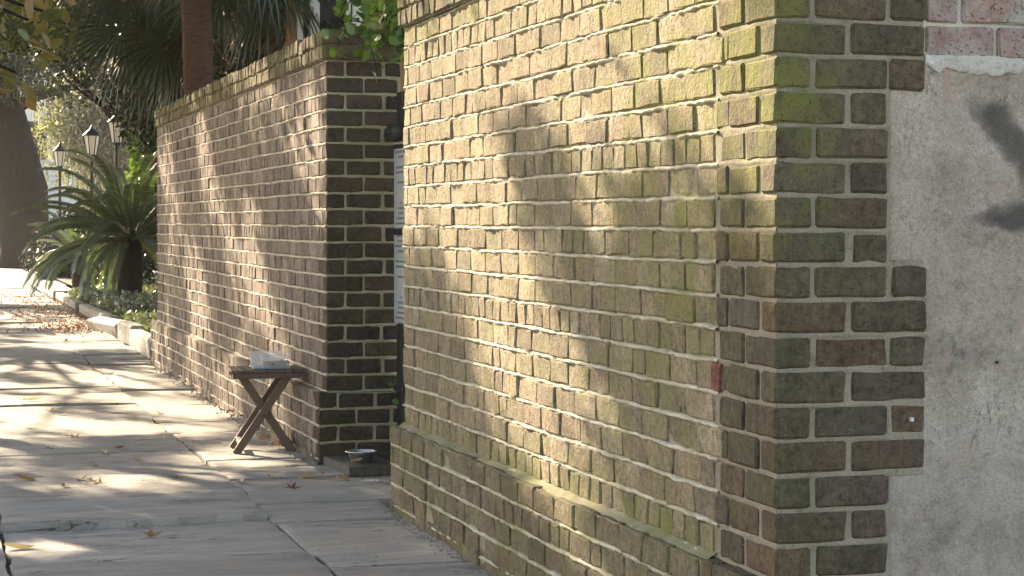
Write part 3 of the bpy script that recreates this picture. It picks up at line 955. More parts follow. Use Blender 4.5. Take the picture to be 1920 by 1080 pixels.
pvr = bev_box('paving_block', (-0.15, 0.15, -0.27, 0.27, 0, 0.052), 'paver', None, 0.006, loc=(0.135, 5.95, 0.006), rot=(0, 0, R(4)))
tag(pvr, 'dark square paving block lying in the gateway under the steel bowl', 'paving block')
bowl = thing('dog_bowl', 'shiny stainless steel dog bowl standing on the dark paving block', 'bowl', (0.115, 5.86, 0.058))
prof = [(0.0, 0.0), (0.052, 0.0), (0.056, 0.004), (0.078, 0.058), (0.082, 0.064), (0.090, 0.066), (0.092, 0.063), (0.089, 0.060), (0.080, 0.058), (0.074, 0.055), (0.054, 0.012), (0.0, 0.010)]
V, F = [], []
n = 40
for (r_, z) in prof:
    for k in range(n):
        V.append((r_ * math.cos(2 * math.pi * k / n), r_ * math.sin(2 * math.pi * k / n), z))
for i in range(len(prof) - 1):
    for k in range(n):
        F.append((i * n + k, i * n + (k + 1) % n, (i + 1) * n + (k + 1) % n, (i + 1) * n + k))
link('bowl_body', new_mesh('bowl_body', V, F, 'steel', True), bowl)
V = [(0.061 * math.cos(2 * math.pi * k / n), 0.068 * math.sin(2 * math.pi * k / n) * 0.9, 0.030) for k in range(n)]
link('water', new_mesh('water', V, [tuple(range(n))], 'water'), bowl)

# ------------------------------------------------------------------ folding table with tubs
tb = thing('folding_table', 'small slatted brown wooden folding table with crossed legs by the wall', 'folding table', (-0.245, 6.97, 0.008), R(-5))
TZ = 0.505
TWX, TWY = 0.215, 0.20
for k in range(8):
    w = 2 * TWX / 8
    bev_box('slat', (-TWX + k * w + 0.002, -TWX + (k + 1) * w - 0.003, -TWY, TWY, TZ - 0.014, TZ), 'wood', tb, 0.002)
for s in (-1, 1):
    bev_box('rail', (-TWX + 0.012, TWX - 0.012, s * (TWY - 0.018) - 0.011, s * (TWY - 0.018) + 0.011, TZ - 0.050, TZ - 0.015), 'wood', tb, 0.002)
def leg(x0, x1, yc, w=0.047, t=0.022):
    d = Vector((x1 - x0, 0, TZ - 0.03))
    L = d.length
    V, F = box_vf(-w / 2, w / 2, -t / 2, t / 2, 0, L)
    o = bev_box('leg', (-w / 2, w / 2, -t / 2, t / 2, 0.004, L), 'wood', tb, 0.002, loc=(x0, yc, 0), rot=(0, math.atan2(d.x, d.z), 0))
    return o
for s in (-1, 1):
    leg(-0.185, 0.135, s * (TWY - 0.045))
    leg(0.165, -0.15, s * (TWY - 0.068))
for (x, yw) in ((-0.15, TWY - 0.056), (0.135, TWY - 0.08)):
    bev_box('stretcher', (x - 0.014, x + 0.014, -yw, yw, 0.048, 0.078), 'wood', tb, 0.002)
V, F = tube_vf([(-0.018, -TWY + 0.03, 0.235), (-0.018, TWY - 0.03, 0.235)], [0.006, 0.006], 8)
link('pivot_rod', new_mesh('pivot_rod', V, F, 'iron', True), tb)

def tub(loc, rz, label, w=0.17, d=0.12, h=0.055, fill=True):
    t = thing('plastic_tub', label, 'tub', loc, rz)
    V, F = [], []
    rings = [(0.92, 0.0), (1.0, h), (1.05, h), (1.05, h + 0.008)]
    for (s, z) in rings:
        for (a, b) in ((-1, -.8), (-.8, -1), (.8, -1), (1, -.8), (1, .8), (.8, 1), (-.8, 1), (-1, .8)):
            V.append((a * w / 2 * s, b * d / 2 * s, z))
    for i in range(3):
        for k in range(8):
            F.append((i * 8 + k, i * 8 + (k + 1) % 8, (i + 1) * 8 + (k + 1) % 8, (i + 1) * 8 + k))
    F.append(tuple(range(8))[::-1])
    link('tub_body', new_mesh('tub_body', V, F, 'plastic'), t)
    bev_box('lid', (-w * .53, w * .53, -d * .53, d * .53, h + 0.0085, h + 0.014), 'plastic', t, 0.002)
    if fill:
        acc = Acc()
        for i in range(80):
            c = Vector((random.uniform(-.38, .38) * w, random.uniform(-.38, .38) * d, random.uniform(0.008, h * 0.55)))
            V, F = tube_vf([c, c + Vector((random.gauss(0, .012), random.gauss(0, .012), random.gauss(0, .004)))], [0.006, 0.006], 6)
            acc.add(V, F)
        o = link('biscuits', acc.mesh('biscuits', 'biscuit'), t)
        tag(o, kind='stuff')
    return t
zt = TZ + 0.008
tray = bev_box('tray', (-0.115, 0.115, -0.13, 0.13, 0, 0.010), 'tray', None, 0.003, loc=(-0.208, 6.985, zt + 0.001), rot=(0, 0, R(-3)))
tag(tray, 'pale blue flat tray under the plastic tubs on the table', 'tray')
tub((-0.191, 6.905, zt + 0.012), R(-4), 'clear plastic tub of dog biscuits with lid, in front on the table')
tub((-0.225, 7.045, zt + 0.012), R(-2), 'taller clear plastic tub behind the biscuit tub on the table', 0.19, 0.115, 0.068, False)

# ------------------------------------------------------------------ kerb stones and bed planting
def kerbstone(x, y, L, rz, w, h, label, tilt=(0, 0)):
    o = bev_box('kerb_stone', (-w / 2, w / 2, -L / 2, L / 2, -0.05, h), 'kerb', None, 0.02, loc=(x, y, 0), rot=(tilt[0], tilt[1], rz))
    tag(o, label, 'kerb stone', 'kerb stones edging the flower bed')
    return o
kerbstone(0.10, 16.9, 2.2, R(0), 0.16, 0.17, 'pale kerb stone at the end of the brown brick wall')
kerbstone(0.12, 18.75, 1.2, R(2), 0.17, 0.20, 'short round topped kerb stone between the wall end stone and tilted stone')
kerbstone(0.02, 20.35, 1.5, R(9), 0.20, 0.17, 'pale kerb stone leaning out over the walk, out of line', (0, R(-14)))
for i in range(4):
    yy = 22.2 + i * 2.55
    kerbstone(0.13 + 0.03 * math.sin(i * 2.1) - 0.012 * i, yy + 0.3, 2.46, R(random.uniform(-1.2, 1.2)), 0.15, 0.15 + random.uniform(-.02, .02), ['low pale kerb stone in the straight run, next to the leaning stone', 'low pale kerb stone in the straight run, second from the leaning stone', 'low pale kerb stone in the straight run, level with the large cycad', 'last low pale kerb stone of the run, by the cross path'][i])
bev_box('kerb_stone', (-.5, .5, -.08, .08, -.05, .15), 'kerb', None, 0.02, loc=(0.50, 31.75, 0))
tag(bpy.context.scene.collection.objects[-1], 'pale kerb stone closing the far end of the bed by the cross path', 'kerb stone', 'kerb stones edging the flower bed')

N = 15000
gx = 0.22 + np.abs(rng.normal(size=N)) * 1.1
gy = 15.4 + rng.random(N) * 24
gx = np.where(gy > 31.5, gx + 0.65, gx)
gz = 0.08 + rng.random(N) * 0.22 * (0.6 + 0.4 * np.sin(gx * 5 + gy * 1.3))
o = link('ground_cover', leaves_mesh('ground_cover', np.stack([gx, gy, gz], 1), 0.085, 'leaf_cover', 0.6))
tag(o, 'low glossy leaved ground cover filling the kerbed bed', 'ground cover', kind='stuff')

def pinnate(acc, base, az, el, L, droop, n=46, leaf=0.16, w=0.009):
    """feather frond: arching rachis with stiff paired leaflets"""
    h = Vector((math.cos(az), math.sin(az), 0))
    side = Vector((-math.sin(az), math.cos(az), 0))
    pts = []
    p = Vector(base)
    e = el
    for i in range(17):
        pts.append(p.copy())
        p = p + (h * math.cos(e) + Vector((0, 0, math.sin(e)))) * (L / 16)
        e -= droop / 16 * (0.5 + i / 16)
    V, F = tube_vf(pts, [0.014 * (1 - i / 18) + 0.002 for i in range(17)], 4)
    acc.add(V, F, 0.9)
    for i in range(n):
        t = 0.14 + 0.86 * i / n
        k = min(15, int(t * 16))
        fr = t * 16 - k
        c = pts[k].lerp(pts[k + 1], fr)
        tan = (pts[k + 1] - pts[k]).normalized()
        nrm = side.cross(tan).normalized()
        ll = leaf * (0.55 + 0.45 * math.sin(min(1, t * 1.25) * math.pi * 0.8)) * (1.0 if t < 0.85 else 1.2 - (t - .85) * 4)
        for s in (-1, 1):
            d = (side * s * 0.82 + tan * 0.55 - nrm * (-0.28)).normalized()
            tip = c + d * ll - Vector((0, 0, ll * 0.10))
            wv = tan * w
            acc.add([c - wv * .6, c + d * ll * .5 + wv, tip, c + d * ll * .5 - wv], [(0, 1, 2), (0, 2, 3)], random.random())

def cycad(loc, label, trunk_h, trunk_r, nf, L, leaf):
    t = thing('cycad', label, 'cycad', loc)
    V, F = tube_vf([(0, 0, -0.05), (0, 0, trunk_h * 0.4), (0.01, 0, trunk_h * 0.9), (0.01, 0, trunk_h + 0.1)], [trunk_r, trunk_r * 1.08, trunk_r * 0.95, trunk_r * 0.5], 12)
    link('trunk', new_mesh('trunk', V, F, 'cycad_bark', True), t)
    for k in range(nf):
        acc = Acc()
        az = 2.399 * k + random.gauss(0, 0.15)
        ring = k / nf
        el = R(88 - 98 * ring + random.gauss(0, 6))
        pinnate(acc, (math.cos(az) * trunk_r * .5, math.sin(az) * trunk_r * .5, trunk_h), az, el, L * random.uniform(0.85, 1.08), R(random.uniform(70, 105)), n=58, leaf=leaf, w=0.016)
        link('frond', acc.mesh('frond', 'frond_cycad'), t)
    return t
cycad((1.05, 28.4, 0.05), 'large arching cycad with long glossy fronds behind the kerb', 1.05, 0.20, 56, 1.95, 0.20)
cycad((0.88, 35.9, 0.05), 'small dark cycad on a stout black trunk farther up the bed', 0.62, 0.24, 22, 1.35, 0.17)

# ------------------------------------------------------------------ palm over the wall
def fan(acc, hub, d, nrm, Rr, n=34, spread=R(125), droop=0.35, petiole_from=None):
    d = d.normalized()
    side = d.cross(nrm).normalized()
    up = side.cross(d).normalized()
    if petiole_from is not None:
        mid = (Vector(petiole_from) + hub) / 2 + Vector((0, 0, 0.12))
        V, F = tube_vf([petiole_from, mid, hub], [0.022, 0.016, 0.012], 5)
        acc.add(V, F, 0.8)
    for i in range(n):
        a = -spread + 2 * spread * i / (n - 1)
        v = (d * math.cos(a) + side * math.sin(a) + up * 0.10 * math.cos(a * 2)).normalized()
        l = Rr * (0.72 + 0.28 * math.cos(a * 0.6)) * random.uniform(0.92, 1.05)
        w = 0.024
        wv = v.cross(up).normalized() * w
        p1 = hub + v * l * 0.55
        p2 = hub + v * l * 0.8 - Vector((0, 0, droop * l * 0.10))
        p3 = hub + v * l - Vector((0, 0, droop * l * random.uniform(0.3, 0.8)))
        r = random.random()
        acc.add([hub, p1 + wv, p1 - wv, p2 + wv * .8, p2 - wv * .8, p3], [(0, 1, 2), (1, 3, 4, 2), (3, 5, 4)], r)

def fan_palm(loc, H, r0, label, nf, lean=(0, 0), Rr=0.75, pet=0.9, low=-55):
    t = thing('fan_palm', label, 'palm', loc)
    pts = [(lean[0] * q * q, lean[1] * q * q, H * q) for q in (0, .15, .35, .55, .75, .9, 1)]
    V, F = tube_vf(pts, [r0 * 1.15, r0 * 1.02, r0, r0 * .98, r0, r0 * 1.02, r0 * .7], 18)
    link('trunk', new_mesh('trunk', V, F, 'palm_bark', True), t)
    top = Vector(pts[-1])
    for k in range(nf):
        az = 2.399 * k + random.gauss(0, .2)
        el = R(random.uniform(low, 70) if k % 3 else random.uniform(low, -5))
        h = Vector((math.cos(az) * math.cos(el), math.sin(az) * math.cos(el), math.sin(el)))
        hub = top + h * pet * random.uniform(.8, 1.25)
        acc = Acc()
        fan(acc, hub, h + Vector((0, 0, -0.35)), Vector((random.gauss(0, .25), random.gauss(0, .25), 1)), Rr * random.uniform(.85, 1.15), n=28, petiole_from=top, droop=random.uniform(.15, .7))
        link('frond', acc.mesh('frond', 'frond_palm'), t)
    return t
fan_palm((0.62, 16.25, 0.05), 5.5, 0.163, 'fan palm with ringed reddish brown trunk rising behind the brown wall', 34, (-0.12, 0.1), 0.85, 1.0, -60)
fan_palm((1.98, 25.2, 0.05), 5.3, 0.15, 'taller fan palm behind the reddish trunk, its fronds hanging towards the walk', 44, (-0.35, 0), 1.0, 1.25, -80)
fan_palm((2.0, 19.4, 0.05), 4.9, 0.14, 'fan palm growing against the ochre house behind the brown wall', 36, (-0.1, 0), 0.9, 0.95, -80)

# ------------------------------------------------------------------ trees
def limb_tree(acc_pts, start, targets, r0, acc):
    for tg in targets:
        a = Vector(start)
        b = Vector(tg)
        mid1 = a.lerp(b, 0.35) + Vector((random.gauss(0, .25), random.gauss(0, .25), 0.35))
        mid2 = a.lerp(b, 0.7) + Vector((random.gauss(0, .25), random.gauss(0, .25), 0.25))
        V, F = tube_vf([a, mid1, mid2, b], [r0, r0 * .6, r0 * .35, 0.012], 7)
        acc.add(V, F)

# canopy of the two street trees: unseen clumps placed so their shade dapples walls and walk as wanted
def sun_point(x, y, z):
    """where the ray from a point towards the sun crosses the height of 6 m"""
    t = (6.0 - z) / SUN.z
    return x + SUN.x * t, y + SUN.y * t
def smooth(a, b, v):
    q = min(1, max(0, (v - a) / (b - a)))
    return q * q * (3 - 2 * q)
SHADE_SPOTS = ((2.15, 1.78, .22, .22, 1.2), (1.92, 1.48, .18, .20, 1.2), (1.65, 1.15, .20, .20, 1.1), (0.95, 1.62, .16, .10, .9), (0.40, 1.12, .70, .20, 1.2), (0.35, 0.74, .75, .32, 1.2), (1.15, 0.88, .26, .18, 1.0), (4.1, 0.60, .95, .50, 1.2), (3.0, 0.18, 1.0, .26, 1.1), (0.4, 0.2, .8, .3, 1.0), (3.3, 2.05, .25, .10, .8))  # spots on the tan wall that the crown is shaped to shade
def canopy_density(X, Y):
    n = 0.5 + 0.55 * vnoise(X * 1.15 + 3.1, Y * 0.55, 1.7) + 0.35 * vnoise(X * 2.6, Y * 1.3, 6.1)
    t = X / SUN.x
    z, wy = 6.0 - t * SUN.z, Y - SUN.y * t
    t0 = 6.0 / SUN.z
    gx_, gy_ = X - SUN.x * t0, Y - SUN.y * t0
    d = n + 0.12
    if 0.0 < z < 2.6 and -0.6 < wy < 5.2:                # above the tan wall: thin, filled only where shade should fall on it
        d = n - 0.52
        for (by, bz, ry, rz, am) in SHADE_SPOTS:
            d += am * smooth(1.25, 0.55, math.hypot((wy - by) / ry, (z - bz) / rz))
    elif 0.0 < z < 2.6 and 5.2 <= wy < 15.5:             # above the brown wall: full, slit where lit streaks should fall on it
        d = n + 0.16
        for (by, w) in ((14.0, .55), (11.5, .50), (9.7, .40), (8.8, .42), (7.2, .25)):
            d -= 0.75 * smooth(w * 1.3, w * 0.5, abs(wy - by + 0.25 * (z - 1.2))) * (0.55 + 0.6 * vnoise(by * 3, z * 1.6, 2.2))
    elif gx_ < 0.1:
        n2 = 0.5 + 0.45 * vnoise(gx_ * 1.1 + 1.3, gy_ * 1.1, 4.4) + 0.55 * vnoise(gx_ * 3.4, gy_ * 3.0, 8.1)
        d = n2 + 0.30 * smooth(6.0, 4.6, gy_) - 0.10 - 0.06 * smooth(6.0, 7.0, gy_) * smooth(-1.2, -0.5, gx_)
    return d
streets = [(-3.75, 9.5), (-3.9, 22.5), (-4.0, 36.0)]
clumps = [[], [], []]
cell = 0.26
for iy in range(int((40 - 5) / cell)):
    for ix in range(int((2.6 + 8) / cell)):
        X = -8 + (ix + random.random()) * cell
        Y = 5 + (iy + random.random()) * cell
        dd = canopy_density(X, Y)
        for lay in range(0 if dd <= 0.5 else min(6, 1 + int((dd - 0.5) / 0.13))):
            tau = random.uniform(-2.2, 3.2)
            p = Vector((X, Y, 6.0)) + SUN * tau
            s = min(range(3), key=lambda q: (p.x - streets[q][0]) ** 2 + (p.y - streets[q][1]) ** 2)
            clumps[s].append(p)
labs = ['spreading live oak at the road edge, its leafy crown roofing the walk by the gateway', 'spreading live oak at the road edge level with the far end of the brown wall', 'spreading live oak at the road edge beyond the flower bed']
for s, (tx, ty) in enumerate(streets):
    t = thing('live_oak', labs[s], 'tree', (tx, ty, -0.05), 0, 'live oaks along the road')
    V, F = tube_vf([(0, 0, 0), (0.03, 0, 0.4), (0.1, 0.05, 1.6), (0.25, 0.1, 3.0), (0.4, 0.1, 4.0)], [0.48, 0.36, 0.30, 0.27, 0.20], 14)
    link('trunk', new_mesh('trunk', V, F, 'oak_bark', True), t)
    acc = Acc()
    cl = clumps[s]
    cand = [p for p in cl if p.x < -3.6 or p.y > 19]
    sel = random.sample(cand, min(20, len(cand)))
    org = Vector((tx, ty, -0.05))
    for p in sel:
        limb_tree(None, (0.3, 0.1, 3.6), [p - org], 0.05, acc)
    link('limbs', acc.mesh('limbs', 'oak_bark', True), t)
    C = np.array([tuple(p - org) for p in cl])
    K = 40
    C = np.repeat(C, K, axis=0) + rng.normal(size=(len(C) * K, 3)) * 0.12
    link('crown', leaves_mesh('crown', C, 0.12, 'leaf_oak', 0.55), t)

def crown_points(n, centre, rad, lumps=14, shell=0.75):
    cs = rng.normal(size=(lumps, 3))
    cs /= np.linalg.norm(cs, axis=1)[:, None]
    cs = np.array(centre) + cs * np.array(rad) * (0.35 + 0.5 * rng.random((lumps, 1)))
    k = rng.integers(0, lumps, n)
    d = rng.normal(size=(n, 3))
    d /= np.linalg.norm(d, axis=1)[:, None]
    r = (0.30 + 0.15 * rng.random((lumps, 1)))[k] * np.array(rad)
    return cs[k] + d * r * (rng.random((n, 1)) ** 0.4)

def bush_tree(name, label, cat, loc, trunk_h, trunk_r, centre, rad, n, size, mat, group=None, lumps=14, width=0.5, bark='oak_bark'):
    t = thing(name, label, cat, loc, 0, group)
    pts = [(0, 0, -0.1), (0.03, 0.02, trunk_h * .4), (centre[0] * .5, centre[1] * .5, trunk_h), (centre[0], centre[1], centre[2])]
    V, F = tube_vf(pts, [trunk_r * 1.3, trunk_r, trunk_r * .8, trunk_r * .3], 10)
    link('trunk', new_mesh('trunk', V, F, bark, True), t)
    acc = Acc()
    for i in range(8):
        d = rng.normal(size=3)
        d /= np.linalg.norm(d)
        tg = Vector(np.array(centre) + d * np.array(rad) * 0.75)
        limb_tree(None, pts[2], [tg], trunk_r * .4, acc)
    link('limbs', acc.mesh('limbs', bark, True), t)
    link('crown', leaves_mesh('crown', crown_points(n, centre, rad, lumps), size, mat, width), t)
    return t

bush_tree('evergreen_tree', 'dense dark evergreen behind the reddish palm trunk and the brown wall', 'tree', (2.6, 20.5, 0), 1.2, 0.12, (0, 0, 2.9), (1.5, 1.6, 2.4), 22000, 0.10, 'leaf_dark', lumps=22)
bush_tree('evergreen_tree', 'dense dark evergreen standing deeper in the garden behind the palms', 'tree', (2.6, 31.0, 0), 1.6, 0.16, (0, 0, 4.6), (2.0, 2.2, 3.0), 24000, 0.12, 'leaf_dark', lumps=24)
bush_tree('evergreen_tree', 'broad evergreen with foliage hanging above the street lanterns', 'tree', (3.4, 41.0, 0), 3.0, 0.22, (-1.7, 0, 6.3), (3.2, 2.6, 2.3), 42000, 0.14, 'leaf_dark', lumps=26)
bush_tree('shrub', 'light leaved glossy shrub catching sun beside the lanterns', 'shrub', (2.15, 33.2, 0), 0.8, 0.05, (-0.15, 0, 2.7), (0.75, 0.7, 1.3), 4200, 0.10, 'leaf_vine', lumps=14)
bush_tree('shrub', 'dark rounded shrub behind the small cycad by the cross path', 'shrub', (1.4, 44.5, 0), 0.4, 0.05, (0, 0, 0.7), (1.4, 1.0, 0.95), 9000, 0.11, 'leaf_dark', lumps=16)
bush_tree('shrub', 'dark low shrub between the large cycad and the lamp posts', 'shrub', (1.6, 34.0, 0), 0.4, 0.05, (0, 0, 0.8), (1.2, 1.2, 1.0), 9000, 0.10, 'leaf_dark', lumps=16)
for (x, y, lab) in ((4.6, 72, 'pale grey green tree draped in moss beyond the lanterns'), (8.5, 80, 'pale moss hung tree farther back beside the white house')):
    t = bush_tree('mossy_tree', lab, 'tree', (x, y, 0), 3.0, 0.25, (0, 0, 5.0), (3.6, 3.0, 3.4), 9000, 0.20, 'leaf_pale', lumps=20)
    Cm = crown_points(3000, (0, 0, 4.6), (3.4, 2.8, 2.6), 40)
    me = leaves_mesh('hanging_moss', Cm, 0.75, 'leaf_pale', 0.07, dirs=np.tile([0, 0, -1.0], (len(Cm), 1)), jit=0.06)
    link('hanging_moss', me, t)

# old oak by the cross path
oak = thing('old_oak', 'massive dark leaning oak trunk by the cross path beside the garden', 'tree', (0.55, 57.0, -0.05))
V, F = tube_vf([(-0.05, 0, 0), (-0.05, 0, 0.5), (0.1, 0, 1.3), (0.05, 0, 2.4), (-0.25, 0, 3.6), (-0.55, 0, 4.6), (-0.9, 0.2, 6.5)], [0.62, 0.55, 0.80, 0.78, 0.70, 0.72, 0.5], 20)
V = [v + Vector((vnoise(v.x * 3, v.y * 3, v.z), vnoise(v.y * 3, v.x * 3 + 4, v.z), 0)) * 0.07 for v in V]
link('trunk', new_mesh('trunk', V, F, 'oak_bark', True), oak)
acc = Acc()
for pts in ([(-0.5, 0, 4.7), (0.5, 0, 5.3), (1.6, 0.3, 5.6), (3.0, 0.5, 6.2), (4.6, 0.4, 7.4)], [(-0.6, 0, 4.8), (-1.8, 0.2, 6.0), (-3.5, 0, 7.2)], [(-0.7, 0, 5.4), (0.4, 1.0, 7.4), (1.6, 1.5, 9)]):
    V, F = tube_vf(pts, [0.26, 0.16, 0.13, 0.09, 0.05][:len(pts)], 10)
    acc.add(V, F)
link('limbs', acc.mesh('limbs', 'oak_bark', True), oak)
link('crown', leaves_mesh('crown', crown_points(32000, (0.6, -0.5, 7.6), (5.0, 3.6, 2.6), 34), 0.15, 'leaf_dark', 0.5), oak)

# magnolia branch reaching in over the walk
mg = thing('magnolia', 'magnolia with large leathery green and brown leaves reaching over the walk', 'tree', (-3.6, 12.6, -0.05))
V, F = tube_vf([(0, 0, 0), (0.05, 0, 1.2), (0.15, -0.2, 2.6), (0.2, -0.3, 4.2)], [0.17, 0.13, 0.11, 0.06], 10)
link('trunk', new_mesh('trunk', V, F, 'oak_bark', True), mg)
acc = Acc()
Cs = []
for (tx, ty, tz) in ((2.15, -2.3, 2.95), (2.3, -1.6, 3.1), (2.05, -1.9, 2.6), (1.9, -1.2, 3.3), (2.6, -0.6, 3.55), (2.25, -2.7, 3.35), (1.7, -2.4, 2.75)):
    limb_tree(None, (0.15, -0.25, 3.0), [(tx, ty, tz)], 0.035, acc)
    Cs.append(np.array([tx, ty, tz]) + rng.normal(size=(16, 3)) * np.array([0.16, 0.2, 0.13]))
link('limbs', acc.mesh('limbs', 'oak_bark', True), mg)
link('leaves', leaves_mesh('leaves', np.concatenate(Cs), 0.17, 'leaf_mag', 0.42, up=0.3, fine=True), mg)

# climbing vine over the gate
vine = thing('climbing_vine', 'bright green leafy vine tumbling over the gate and coping', 'vine', (0.30, 5.9, 0))
acc = Acc()
Cs = []
for k in range(46):
    a = Vector((random.uniform(-.12, .2), random.uniform(-.35, .45), random.uniform(2.40, 2.85)))
    b = a + Vector((random.uniform(-.22, .12), random.uniform(-.30, .15), random.uniform(-.26, .18)))
    m = (a + b) / 2 + Vector((0, 0, .08))
    V, F = tube_vf([a, m, b], [.005, .004, .002], 5)
    acc.add(V, F)
    for q in range(15):
        t_ = q / 15
        c = (a.lerp(m, t_ * 2) if t_ < .5 else m.lerp(b, t_ * 2 - 1))
        Cs.append(np.array(c) + rng.normal(size=3) * 0.035)
V, F = tube_vf([(0.03, -0.9, 0), (0.02, -0.85, 1.0), (0.05, -0.6, 2.0), (0.05, -0.2, 2.6)], [.014, .012, .01, .006], 6)
acc.add(V, F)
for q in range(7):
    Cs.append(np.array([0.06, -0.1 + 0.06 * random.gauss(0, 1), 0]) + np.array([random.gauss(-0.08, .05), random.gauss(-.35, .25), random.choice([0.12, 0.35, 0.5, 0.55]) + random.gauss(0, .05)]))
link('stems', acc.mesh('stems', 'oak_bark', True), vine)
link('leaves', leaves_mesh('leaves', np.array(Cs), 0.065, 'leaf_vine', 0.62, fine=True), vine)

# ------------------------------------------------------------------ lamps
def lamp(loc, label, H, s=1.0):
    t = thing('street_lamp', label, 'street lamp', loc, 0, 'lantern street lamps')
    V, F = tube_vf([(0, 0, -0.08), (0, 0, 0.25), (0, 0, 0.3), (0, 0, H - 0.1), (0, 0, H)], [0.10, 0.09, 0.05, 0.035, 0.06], 10)
    link('post', new_mesh('post', V, F, 'iron', True), t)
    h = 0.40 * s
    a, b = 0.095 * s, 0.165 * s
    n = 6
    def ringv(r, z):
        return [(r * math.cos(2 * math.pi * k / n), r * math.sin(2 * math.pi * k / n), z) for k in range(n)]
    for k in range(n):
        lo, hi = ringv(a, H + .03), ringv(b, H + .03 + h)
        k2 = (k + 1) % n
        link('pane', new_mesh('pane', [lo[k], lo[k2], hi[k2], hi[k]], [(0, 1, 2, 3)], 'lampglass'), t)
        V, F = tube_vf([Vector(lo[k]) * 1.0, Vector(hi[k])], [0.012, 0.012], 5)
        link('glazing_bar', new_mesh('glazing_bar', V, F, 'iron'), t)
    V, F = tube_vf([(0, 0, H - .02), (0, 0, H + .03)], [0.07 * s, a * 1.1], 6)
    link('lantern_base', new_mesh('lantern_base', V, F, 'iron'), t)
    V, F = tube_vf([(0, 0, H + .03 + h), (0, 0, H + .05 + h), (0, 0, H + .17 + h), (0, 0, H + .20 + h), (0, 0, H + .27 + h)], [b * 1.2, b * 1.15, b * .35, .03, .008], 12)
    link('lantern_cap', new_mesh('lantern_cap', V, F, 'iron', True), t)
lamp((1.18, 37.9, 0), 'black lantern street lamp, middle one of three behind the large cycad', 2.80)
lamp((1.50, 35.7, 0), 'black lantern street lamp beside the light leaved shrub behind the large cycad', 2.98)
lamp((0.92, 44.2, 0), 'black lantern street lamp standing closest to the massive oak trunk', 2.72, 0.9)

# ------------------------------------------------------------------ houses
hs = thing('house', 'ochre stucco house with white window casing behind the brown wall', 'house', (2.0, 18.75, 0))
for b, nm in (((0, 0.10, 0, 6, 0, 8), 'wall'), ((0.9, 8, 0, 6, 0, 8), 'wall'), ((0.10, 0.9, 0, 6, 0, 1.6), 'wall'), ((0.10, 0.9, 0, 6, 5.2, 8), 'wall')):
    bev_box(nm, b, 'ochre', hs, 0)
wd = bev_box('window_casing', (0.10, 0.175, -0.03, 0.12, 1.6, 5.2), 'trim', hs, 0.006)
bev_box('window_casing', (0.70, 0.765, -0.03, 0.12, 1.6, 5.2), 'trim', hs, 0.006)
bev_box('window_casing', (0.778, 0.90, -0.045, 0.12, 1.6, 5.2), 'trim', hs, 0.006)
bev_box('window_mullion', (0.26, 0.38, -0.02, 0.12, 1.6, 5.2), 'trim', hs, 0.006)
bev_box('window_pane', (0.175, 0.26, 0.09, 0.11, 1.6, 5.2), 'pane', hs, 0)
bev_box('window_pane', (0.38, 0.70, 0.09, 0.11, 1.6, 5.2), 'pane', hs, 0)
V = [(-0.3, -0.4, 8), (8.3, -0.4, 8), (8.3, 6.4, 8), (-0.3, 6.4, 8), (-0.3, 3, 10.2), (8.3, 3, 10.2)]
link('roof', new_mesh('roof', V, [(0, 1, 5, 4), (2, 3, 4, 5), (0, 4, 3), (1, 2, 5), (0, 3, 2, 1)], 'roof'), hs)

fh = thing('house', 'pale white far house glimpsed past the oak trunk', 'house', (1.0, 96.0, 0))
bev_box('wall', (-9, 14, 0, 8, 0, 9), 'palehouse', fh, 0)
for z in (1.0, 4.4):
    for x in (-7, -4.2, -1.4, 1.4, 4.2, 7, 9.8):
        w_ = bev_box('window', (x, x + 1.3, -0.06, 0.02, z, z + 2.1), 'trim', fh, 0.01)
        bev_box('pane', (x + 0.1, x + 1.2, -0.08, -0.062, z + 0.1, z + 2.0), 'pane', w_, 0)
V = [(-9.5, -.6, 9), (14.5, -.6, 9), (14.5, 8.6, 9), (-9.5, 8.6, 9), (-9.5, 4, 12), (14.5, 4, 12)]
link('roof', new_mesh('roof', V, [(0, 1, 5, 4), (2, 3, 4, 5), (0, 4, 3), (1, 2, 5), (0, 3, 2, 1)], 'roof'), fh)
for i, x in enumerate((-16, -9, 6, 14, 24)):
    bush_tree('background_tree', ['broad tree at the far left end of the street', 'round tree near the white far house', 'tall tree behind the white far house roof', 'tall tree filling the gap right of the far house', 'wide tree at the far edge of the square'][i], 'tree', (x, 112 + 4 * (i % 2), 0), 3, .4, (0, 0, 9), (6.5, 4, 7.5), 9000, 0.5, 'leaf_oak', lumps=24)

